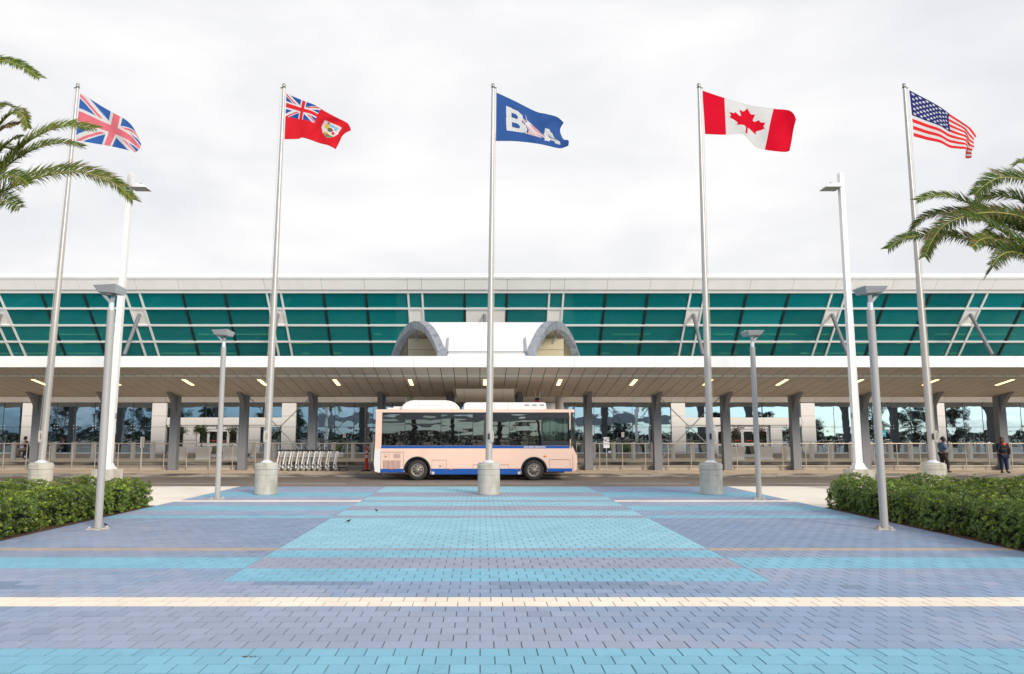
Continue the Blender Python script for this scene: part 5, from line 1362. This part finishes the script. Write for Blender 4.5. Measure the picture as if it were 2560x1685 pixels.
RF = [
 (fp([(2668, 640), (2640, 520), (2600, 465), (2560, 449), (2505, 444), (2467, 459), (2436, 487)], 17, 16.3), dict(width=.46, green=(.06, .105, .03))),
 (fp([(2668, 640), (2610, 560), (2560, 505), (2505, 490), (2463, 497), (2440, 512)], 17, 17.4), dict(width=.40, green=(.055, .095, .028))),
 (fp([(2668, 640), (2590, 590), (2500, 560), (2440, 520), (2410, 503), (2371, 491), (2326, 490), (2293, 501)], 17, 17), dict(width=.36, green=(.075, .125, .028))),
 (fp([(2668, 645), (2580, 585), (2486, 540), (2410, 533), (2362, 532), (2318, 541), (2292, 560), (2280, 575)], 17, 17.6), dict(width=.34, brown=.2, green=(.06, .10, .035))),
 (fp([(2668, 650), (2610, 580), (2560, 545), (2500, 532), (2450, 533), (2410, 541), (2362, 562), (2333, 597), (2312, 642)], 17, 16.2), dict(width=.38, brown=.28, green=(.06, .10, .028))),
 (fp([(2668, 655), (2560, 638), (2505, 622), (2429, 602), (2371, 590), (2314, 588), (2257, 597), (2220, 622)], 17, 16.6), dict(width=.36, brown=.18, green=(.055, .10, .028))),
 (fp([(2668, 650), (2600, 628), (2540, 612), (2480, 596), (2450, 600), (2430, 618)], 17, 15.6), dict(width=.34, brown=.3)),
 (fp([(2668, 640), (2640, 520), (2610, 450), (2580, 415), (2555, 405), (2536, 412)], 17.2, 17.8), dict(width=.34, green=(.11, .17, .04))),
 (fp([(2668, 650), (2610, 640), (2570, 620), (2510, 582), (2450, 548), (2420, 545)], 17, 15.9), dict(width=.44, dens=110, green=(.055, .10, .03))),
 (fp([(2668, 655), (2620, 660), (2580, 645), (2530, 630), (2500, 640), (2480, 665)], 17, 15.4), dict(width=.38, dens=80, green=(.05, .08, .03))),
 (fp([(2668, 645), (2620, 600), (2580, 560), (2540, 548), (2500, 560), (2470, 580)], 17.2, 18), dict(width=.44, brown=.3, green=(.05, .085, .03))),
]
RF += auto_fronds(cr, 14, 8, az=(-math.pi * .62, math.pi * .55))
palm('palm_tree', cr.x, YL, cr.z, 'palm at the right edge of the photo, its rough trunk rising from the hedge', RF, 4, lean=(.75, 0))

# ================================================================== PEOPLE
def skin(name, joints, edges, m_, parent, sub=2, offset=0):
    me = bpy.data.meshes.new(name); me.from_pydata([j[:3] for j in joints], edges, []); me.update()
    o = bpy.data.objects.new(name, me); col.objects.link(o)
    o.modifiers.new('s', 'SKIN'); sv = me.skin_vertices[0].data
    for i, j in enumerate(joints): r_ = j[3]; sv[i].radius = (r_, j[4] if len(j) > 4 else r_)
    sv[0].use_root = True
    ss = o.modifiers.new('u', 'SUBSURF'); ss.levels = sub; ss.render_levels = sub
    bpy.context.view_layer.update(); dg = bpy.context.evaluated_depsgraph_get()
    m2 = bpy.data.meshes.new_from_object(o.evaluated_get(dg)); bpy.data.objects.remove(o); m2.name = name
    m2.polygons.foreach_set('use_smooth', [True] * len(m2.polygons)); m2.materials.clear(); m2.materials.append(M[m_])
    return link(name, m2, parent)
def hand(mb, p, d, n_):
    """palm and five bent fingers of different length from p towards d; n_ = out of the palm"""
    p, d, n_ = Vector(p), Vector(d).normalized(), Vector(n_).normalized(); s_ = d.cross(n_).normalized()
    mb.tube([p, p + d * .045, p + d * .08], [.026, .034, .030], 8)
    for k_, (o_, L_) in enumerate(((-.026, .058), (-.009, .068), (.009, .064), (.026, .050))):
        a = p + d * .075 + s_ * o_; mb.tube([a, a + d * L_ * .5 + n_ * .006, a + d * L_ * .8 + n_ * .030], [.010, .009, .007], 6)
    a = p + d * .03 - s_ * .03; mb.tube([a, a - s_ * .025 + d * .025, a - s_ * .02 + d * .055 + n_ * .015], [.011, .010, .008], 6)
def head(t, c, facing, sk, hairm, long=False, bun=False):
    c = Vector(c); f = Vector((math.cos(facing), math.sin(facing), 0)); s_ = Vector((-f.y, f.x, 0))
    m_ = MB().sphere(c, .095, 14, sc=(.88, .88, 1.18)).sphere(c + f * .03 - Vector((0, 0, .06)), .062, 10)
    m_.sphere(c + f * .095 - Vector((0, 0, .012)), .016, 6, sc=(1, 1, 1.4)).sphere(c + s_ * .085 - Vector((0, 0, .01)), .02, 6, sc=(.6, .6, 1.3)).sphere(c - s_ * .085 - Vector((0, 0, .01)), .02, 6, sc=(.6, .6, 1.3))
    h = m_.build('head', M[sk], t)
    MB().sphere(c + f * .078 + s_ * .032 + Vector((0, 0, .012)), .010, 6).sphere(c + f * .078 - s_ * .032 + Vector((0, 0, .012)), .010, 6).box(c.x + f.x * .088 - .01, c.x + f.x * .088 + .01, c.y + f.y * .088 - .022, c.y + f.y * .088 + .022, c.z - .062, c.z - .054).build('face_feature', M['rim_hole'], h)
    hr = MB().sphere(c - f * .022 + Vector((0, 0, .026)), .103, 14, sc=(.95, .95, 1.12))
    if long: hr.sphere(c - f * .06 - Vector((0, 0, .10)), .085, 10, sc=(.9, 1.1, 1.5)).sphere(c - f * .05 + s_ * -.06 - Vector((0, 0, .14)), .05, 8, sc=(1, 1, 1.6))
    if bun: hr.sphere(c - f * .09 + Vector((0, 0, .03)), .06, 8)
    hr.build('hair', M[hairm], h)
# woman in denim jacket, leaning at the left, phone at her ear
p = W(2361, 1181, 37.4); A = empty('person', (p.x, 37.4, ZI), 'person in blue denim jacket and dark trousers with a hand at the face', 'person')
skin('body', [(0, 0, .92, .13), (.02, 0, 1.12, .13), (.03, 0, 1.34, .14), (.05, 0, 1.46, .055), (.06, 0, 1.52, .05), (-.02, -.17, 1.36, .055), (.02, -.24, 1.14, .045), (.20, -.14, 1.30, .035), (.22, -.06, 1.43, .03), (-.02, .17, 1.36, .055), (.0, .22, 1.10, .04), (.05, .2, .88, .032),
      (.0, -.09, .88, .095), (.13, -.09, .50, .068), (.15, -.10, .10, .042), (.14, -.10, .05, .04), (.24, -.10, .035, .032), (-.04, .10, .88, .095), (-.0, .10, .48, .066), (-.10, .12, .10, .042), (-.11, .12, .05, .04), (-.01, .12, .035, .032)],
     [(0, 1), (1, 2), (2, 3), (3, 4), (2, 5), (5, 6), (6, 7), (7, 8), (2, 9), (9, 10), (10, 11), (0, 12), (12, 13), (13, 14), (14, 15), (15, 16), (0, 17), (17, 18), (18, 19), (19, 20), (20, 21)], 'skin_dark', A)
head(A, (.07, 0, 1.60), -.3, 'skin_dark', 'hair', bun=True)
skin('jacket', [(0, 0, .98, .175, .15), (.0, 0, 1.14, .19, .16), (.02, 0, 1.34, .175, .17), (.04, 0, 1.44, .09), (-.04, -.18, 1.36, .085), (.02, -.26, 1.13, .068), (.17, -.17, 1.27, .052), (-.04, .18, 1.36, .085), (.0, .24, 1.10, .065), (.05, .21, .92, .05)],
     [(0, 1), (1, 2), (2, 3), (2, 4), (4, 5), (5, 6), (2, 7), (7, 8), (8, 9)], 'denim', A)
skin('shirt_hem', [(0, 0, .93, .172, .15), (0, 0, .99, .17, .15)], [(0, 1)], 'cloth_white', A)
skin('trousers', [(0, 0, .92, .155, .14), (.0, -.09, .86, .115), (.13, -.09, .50, .085), (.15, -.10, .13, .062), (-.04, .10, .86, .115), (.0, .10, .48, .085), (-.10, .12, .13, .06)], [(0, 1), (1, 2), (2, 3), (0, 4), (4, 5), (5, 6)], 'rim_hole', A)
MB().sphere((.19, -.10, .045), .05, 10, sc=(2.3, 1, .9)).build('shoe', M['black'], A); MB().sphere((-.06, .12, .045), .05, 10, sc=(2.3, 1, .9)).build('shoe', M['black'], A)
hm = MB(); hand(hm, (.205, -.07, 1.42), (-.1, .2, 1), (-1, .3, 0)); hand(hm, (.055, .205, .87), (.1, 0, -1), (1, 0, 0)); hm.build('hands', M['skin_dark'], A)
MB().box(.13, .145, -.10, -.03, 1.50, 1.60).build('phone', M['cloth_white'], A)
# woman in black jacket and orange scarf, looking down at her phone hand
p = W(2512, 1184, 36.9); B_ = empty('person', (p.x, 36.9, ZI), 'person in black jacket and orange scarf standing by the right-hand column', 'person')
skin('body', [(0, 0, .90, .14), (0, 0, 1.12, .135), (0, 0, 1.32, .14), (-.01, 0, 1.43, .055), (-.02, -.02, 1.50, .05), (-.19, -.02, 1.33, .06), (-.28, -.06, 1.08, .05), (-.08, -.24, 1.14, .04), (-.03, -.26, 1.13, .03), (.19, 0, 1.33, .06), (.27, 0, 1.06, .05), (.22, -.06, .82, .036), (.215, -.07, .78, .03),
      (-.10, 0, .84, .10), (-.11, 0, .48, .07), (-.12, .01, .10, .045), (-.12, .01, .05, .04), (-.16, -.12, .035, .034), (.10, 0, .84, .10), (.12, 0, .48, .07), (.13, .01, .10, .045), (.13, .01, .05, .04), (.17, -.12, .035, .034)],
     [(0, 1), (1, 2), (2, 3), (3, 4), (2, 5), (5, 6), (6, 7), (7, 8), (2, 9), (9, 10), (10, 11), (11, 12), (0, 13), (13, 14), (14, 15), (15, 16), (16, 17), (0, 18), (18, 19), (19, 20), (20, 21), (21, 22)], 'skin_dark', B_)
head(B_, (-.04, -.03, 1.57), math.pi * 1.22, 'skin_dark', 'hair_brown', long=True)
skin('jacket', [(0, 0, .84, .21, .16), (0, 0, 1.1, .20, .17), (0, 0, 1.32, .19, .17), (0, 0, 1.42, .10), (-.20, -.02, 1.33, .10), (-.29, -.06, 1.08, .082), (-.13, -.21, 1.12, .058), (.20, 0, 1.33, .10), (.29, 0, 1.06, .082), (.24, -.05, .86, .06)],
     [(0, 1), (1, 2), (2, 3), (2, 4), (4, 5), (5, 6), (2, 7), (7, 8), (8, 9)], 'navy', B_)
skin('scarf', [(-.09, -.10, 1.42, .045), (.0, -.13, 1.36, .05), (.09, -.08, 1.43, .045), (0, -.15, 1.29, .03)], [(0, 1), (1, 2), (1, 3)], 'scarf', B_)
skin('trousers', [(0, 0, .88, .16, .14), (-.10, 0, .80, .12), (-.11, 0, .46, .095), (-.125, .01, .12, .078), (.10, 0, .80, .12), (.12, 0, .46, .095), (.135, .01, .12, .078)], [(0, 1), (1, 2), (2, 3), (0, 4), (4, 5), (5, 6)], 'navy_jeans', B_)
MB().sphere((-.15, -.05, .045), .05, 10, sc=(1.1, 2.3, .9)).build('shoe', M['black'], B_); MB().sphere((.16, -.05, .045), .05, 10, sc=(1.1, 2.3, .9)).build('shoe', M['black'], B_)
hm = MB(); hand(hm, (-.09, -.235, 1.14), (1, -.2, -.1), (0, -.3, 1)); hand(hm, (.218, -.065, .81), (0, -.1, -1), (-1, 0, 0)); hm.build('hands', M['skin_dark'], B_)
MB().box(-.03, .04, -.31, -.25, 1.15, 1.165).build('phone', M['black'], B_)
# man on a mobility scooter, far left
p = W(51, 1143, 46.0); C1 = empty('mobility_scooter', (p.x + .1, 46.0, ZW), 'small dark mobility scooter at the far left before the terminal', 'scooter')
MB().box(-.55, .45, -.2, .2, .12, .17).box(.12, .48, -.2, .2, .17, .45).build('deck', M['black'], C1, bevel=.03)
MB().box(.0, .42, -.22, .22, .45, .52).box(.36, .46, -.22, .22, .5, .78).build('seat', M['black'], C1, bevel=.03)
MB().tube([(-.5, 0, .15), (-.36, 0, .80), (-.30, 0, .84)], .03, 8).tube([(-.32, -.25, .84), (-.32, .25, .84)], .02, 8).build('tiller', M['black'], C1)
for x, r_, yy in ((-.55, .12, 0), (.35, .15, -.24), (.35, .15, .24)):
    MB().lathe([(.03, -.04), (r_ * .9, -.04), (r_, 0), (r_ * .9, .04), (.03, .04)], (x, yy, r_), 'y', 20).build('wheel', M['rubber'], C1)
    MB().lathe([(0, -.042), (r_ * .5, -.043), (r_ * .5, .043), (0, .042)], (x, yy, r_), 'y', 16).build('hub', M['collar'], C1)
D = empty('person', (p.x + .1, 46.0, ZW), 'seated person in dark vest and lilac sleeves riding the scooter, far left', 'person')
skin('body', [(.22, 0, .60, .12), (.20, 0, .80, .13), (.18, 0, 1.0, .14), (.16, 0, 1.10, .055), (.14, 0, 1.16, .05), (.17, -.18, 1.0, .055), (.12, -.24, .80, .045), (-.14, -.22, .86, .035), (-.25, -.22, .86, .028), (.17, .18, 1.0, .055), (.12, .24, .80, .045), (-.14, .22, .86, .035), (-.25, .22, .86, .028),
      (.15, -.10, .58, .085), (-.20, -.12, .60, .065), (-.26, -.12, .24, .042), (-.26, -.12, .2, .04), (-.36, -.12, .195, .03), (.15, .10, .58, .085), (-.20, .12, .60, .065), (-.26, .12, .24, .042), (-.26, .12, .2, .04), (-.36, .12, .195, .03)],
     [(0, 1), (1, 2), (2, 3), (3, 4), (2, 5), (5, 6), (6, 7), (7, 8), (2, 9), (9, 10), (10, 11), (11, 12), (0, 13), (13, 14), (14, 15), (15, 16), (16, 17), (0, 18), (18, 19), (19, 20), (20, 21), (21, 22)], 'skin_light', D)
head(D, (.11, 0, 1.24), math.pi, 'skin_light', 'hair_brown')
skin('vest', [(.22, 0, .62, .16, .14), (.20, 0, .82, .17, .15), (.18, 0, 1.0, .17, .16), (.17, 0, 1.08, .08)], [(0, 1), (1, 2), (2, 3)], 'navy', D)
for s_ in (-1, 1): skin('sleeve', [(.17, s_ * .17, 1.0, .08), (.12, s_ * .24, .80, .068), (-.10, s_ * .22, .85, .05)], [(0, 1), (1, 2)], 'lilac', D)
skin('trousers', [(.22, 0, .60, .15, .13), (.14, -.10, .58, .105), (-.20, -.12, .60, .085), (-.26, -.12, .27, .065), (.14, .10, .58, .105), (-.20, .12, .60, .085), (-.26, .12, .27, .065)], [(0, 1), (1, 2), (2, 3), (0, 4), (4, 5), (5, 6)], 'khaki', D)
hm = MB(); hand(hm, (-.24, -.22, .86), (-1, 0, 0), (0, 0, -1)); hand(hm, (-.24, .22, .86), (-1, 0, 0), (0, 0, -1)); hm.build('hands', M['skin_light'], D)
MB().sphere((-.31, -.12, .205), .045, 8, sc=(2, 1, .8)).sphere((-.31, .12, .205), .045, 8, sc=(2, 1, .8)).build('shoes', M['cloth_white'], D)

# ================================================================== WHAT THE WINDOWS MIRROR (behind the viewer)
def tree(x, y, h, seed, label, wide=2.2):
    rg = np.random.default_rng(seed); t = empty('roadside_tree', (x, y, 0), label, 'tree', 'trees across the road, mirrored in the windows')
    MB().tube([(0, 0, 0), (.2, 0, h * .4), (0, 0, h * .8)], [.22, .16, .06], 8).build('trunk', M['twig'], t)
    V_, F_, C_ = [], [], []
    for b in range(34):
        z = h * rg.uniform(.25, 1.0); rr = wide * (1.1 - z / h * .65) * rg.uniform(.2, 1); a = rg.uniform(0, 6.28); c = np.array((rr * math.cos(a), rr * math.sin(a), z))
        for k_ in range(130):
            p = c + rg.normal(0, .34, 3) * (1, 1, .8); d = rg.normal(0, 1, 3) + (0, 0, .6); d /= np.linalg.norm(d); s_ = np.cross(d, rg.normal(0, 1, 3)); s_ /= np.linalg.norm(s_)
            n0 = len(V_); V_ += [p, p + d * .16 + s_ * .05, p + d * .34, p + d * .16 - s_ * .05]; F_.append((n0, n0 + 1, n0 + 2, n0 + 3)); C_.append(np.array((.016, .026, .012)) * rg.uniform(.5, 1.4))
    me = npmesh('crown', np.array(V_), np.array(F_), np.array(C_)); me.materials.append(M['tree_leaf']); link('crown', me, t)
treesp = [(-69, -30, 8.4), (-62, -32, 7.4), (-55, -28, 8.2), (-50, -31, 7.0), (-44, -29, 6.8), (-37, -33, 5.2), (-31, -31, 6.0), (22, -30, 5), (40, -32, 5.0), (47, -30, 5.4), (55, -33, 4.4), (66, -31, 6.0), (72, -31, 6.6), (79, -31, 6.2)]
for i, (x, y, h) in enumerate(treesp):
    tree(x, y, h, 40 + i, 'dark feathery tree behind the viewer, %s from the left in the window reflections' % ORD[i], 3.2)
hb = MB()
V_, F_, C_ = [], [], []
for i in range(26000):
    p = np.array((rng.uniform(-85, 90), rng.uniform(-25, -23.5), 0)); p[2] = (2.0 + .7 * mnoise.noise(Vector((p[0] * .3, 0, 4)))) * rng.random() ** .6
    d = rng.normal(0, 1, 3); d /= np.linalg.norm(d); s_ = np.cross(d, rng.normal(0, 1, 3)); s_ /= np.linalg.norm(s_)
    n0 = len(V_); V_ += [p, p + d * .2 + s_ * .1, p + d * .4, p + d * .2 - s_ * .1]; F_.append((n0, n0 + 1, n0 + 2, n0 + 3)); C_.append(np.array((.016, .028, .012)) * rng.uniform(.5, 1.4))
me = npmesh('low_shrubs', np.array(V_), np.array(F_), np.array(C_)); me.materials.append(M['tree_leaf'])
tag(link('low_shrubs', me), 'long low dark shrubs across the car park, mirrored in the windows', 'shrubs', kind='stuff')
cw = empty('covered_walkway', (2, -20, 0), 'grey covered walkway on dark posts, mirrored in the middle windows', 'walkway')
rf = MB()
for i in range(11):
    a = -27 + 4.9 * i
    pr = [(a + 4.9 * k_ / 6, 4.25 + .45 * math.sin(math.pi * k_ / 6)) for k_ in range(7)] + [(a + 4.9, 3.25), (a, 3.25)]
    rf.prism(pr, -1.5, 1.5, 'y')
rf.build('walkway_roof', M['walk_grey'], cw)
for i in range(11): 
    MB().tube([(-24.5 + 4.9 * i, 0, 0), (-24.5 + 4.9 * i + (.3 if i % 2 else -.3), 0, 3.3)], .28 if i % 2 else .18, 10).build('post', M['darkpost'], cw)
for x, y, h, lb, sd_ in ((34, -28, 6.4, 'palm behind the viewer, mirrored right of the bus', 31), (84, -30, 7.2, 'palm behind the viewer, mirrored at the far right', 32), (-18, -28, 6.6, 'palm behind the viewer, mirrored left of the bus', 33)):
    c = Vector((x - 6, y, h)); palm('palm_tree', c.x, c.y, c.z, lb, auto_fronds(c, 16, sd_, Lr=(2.0, 2.6)), sd_)
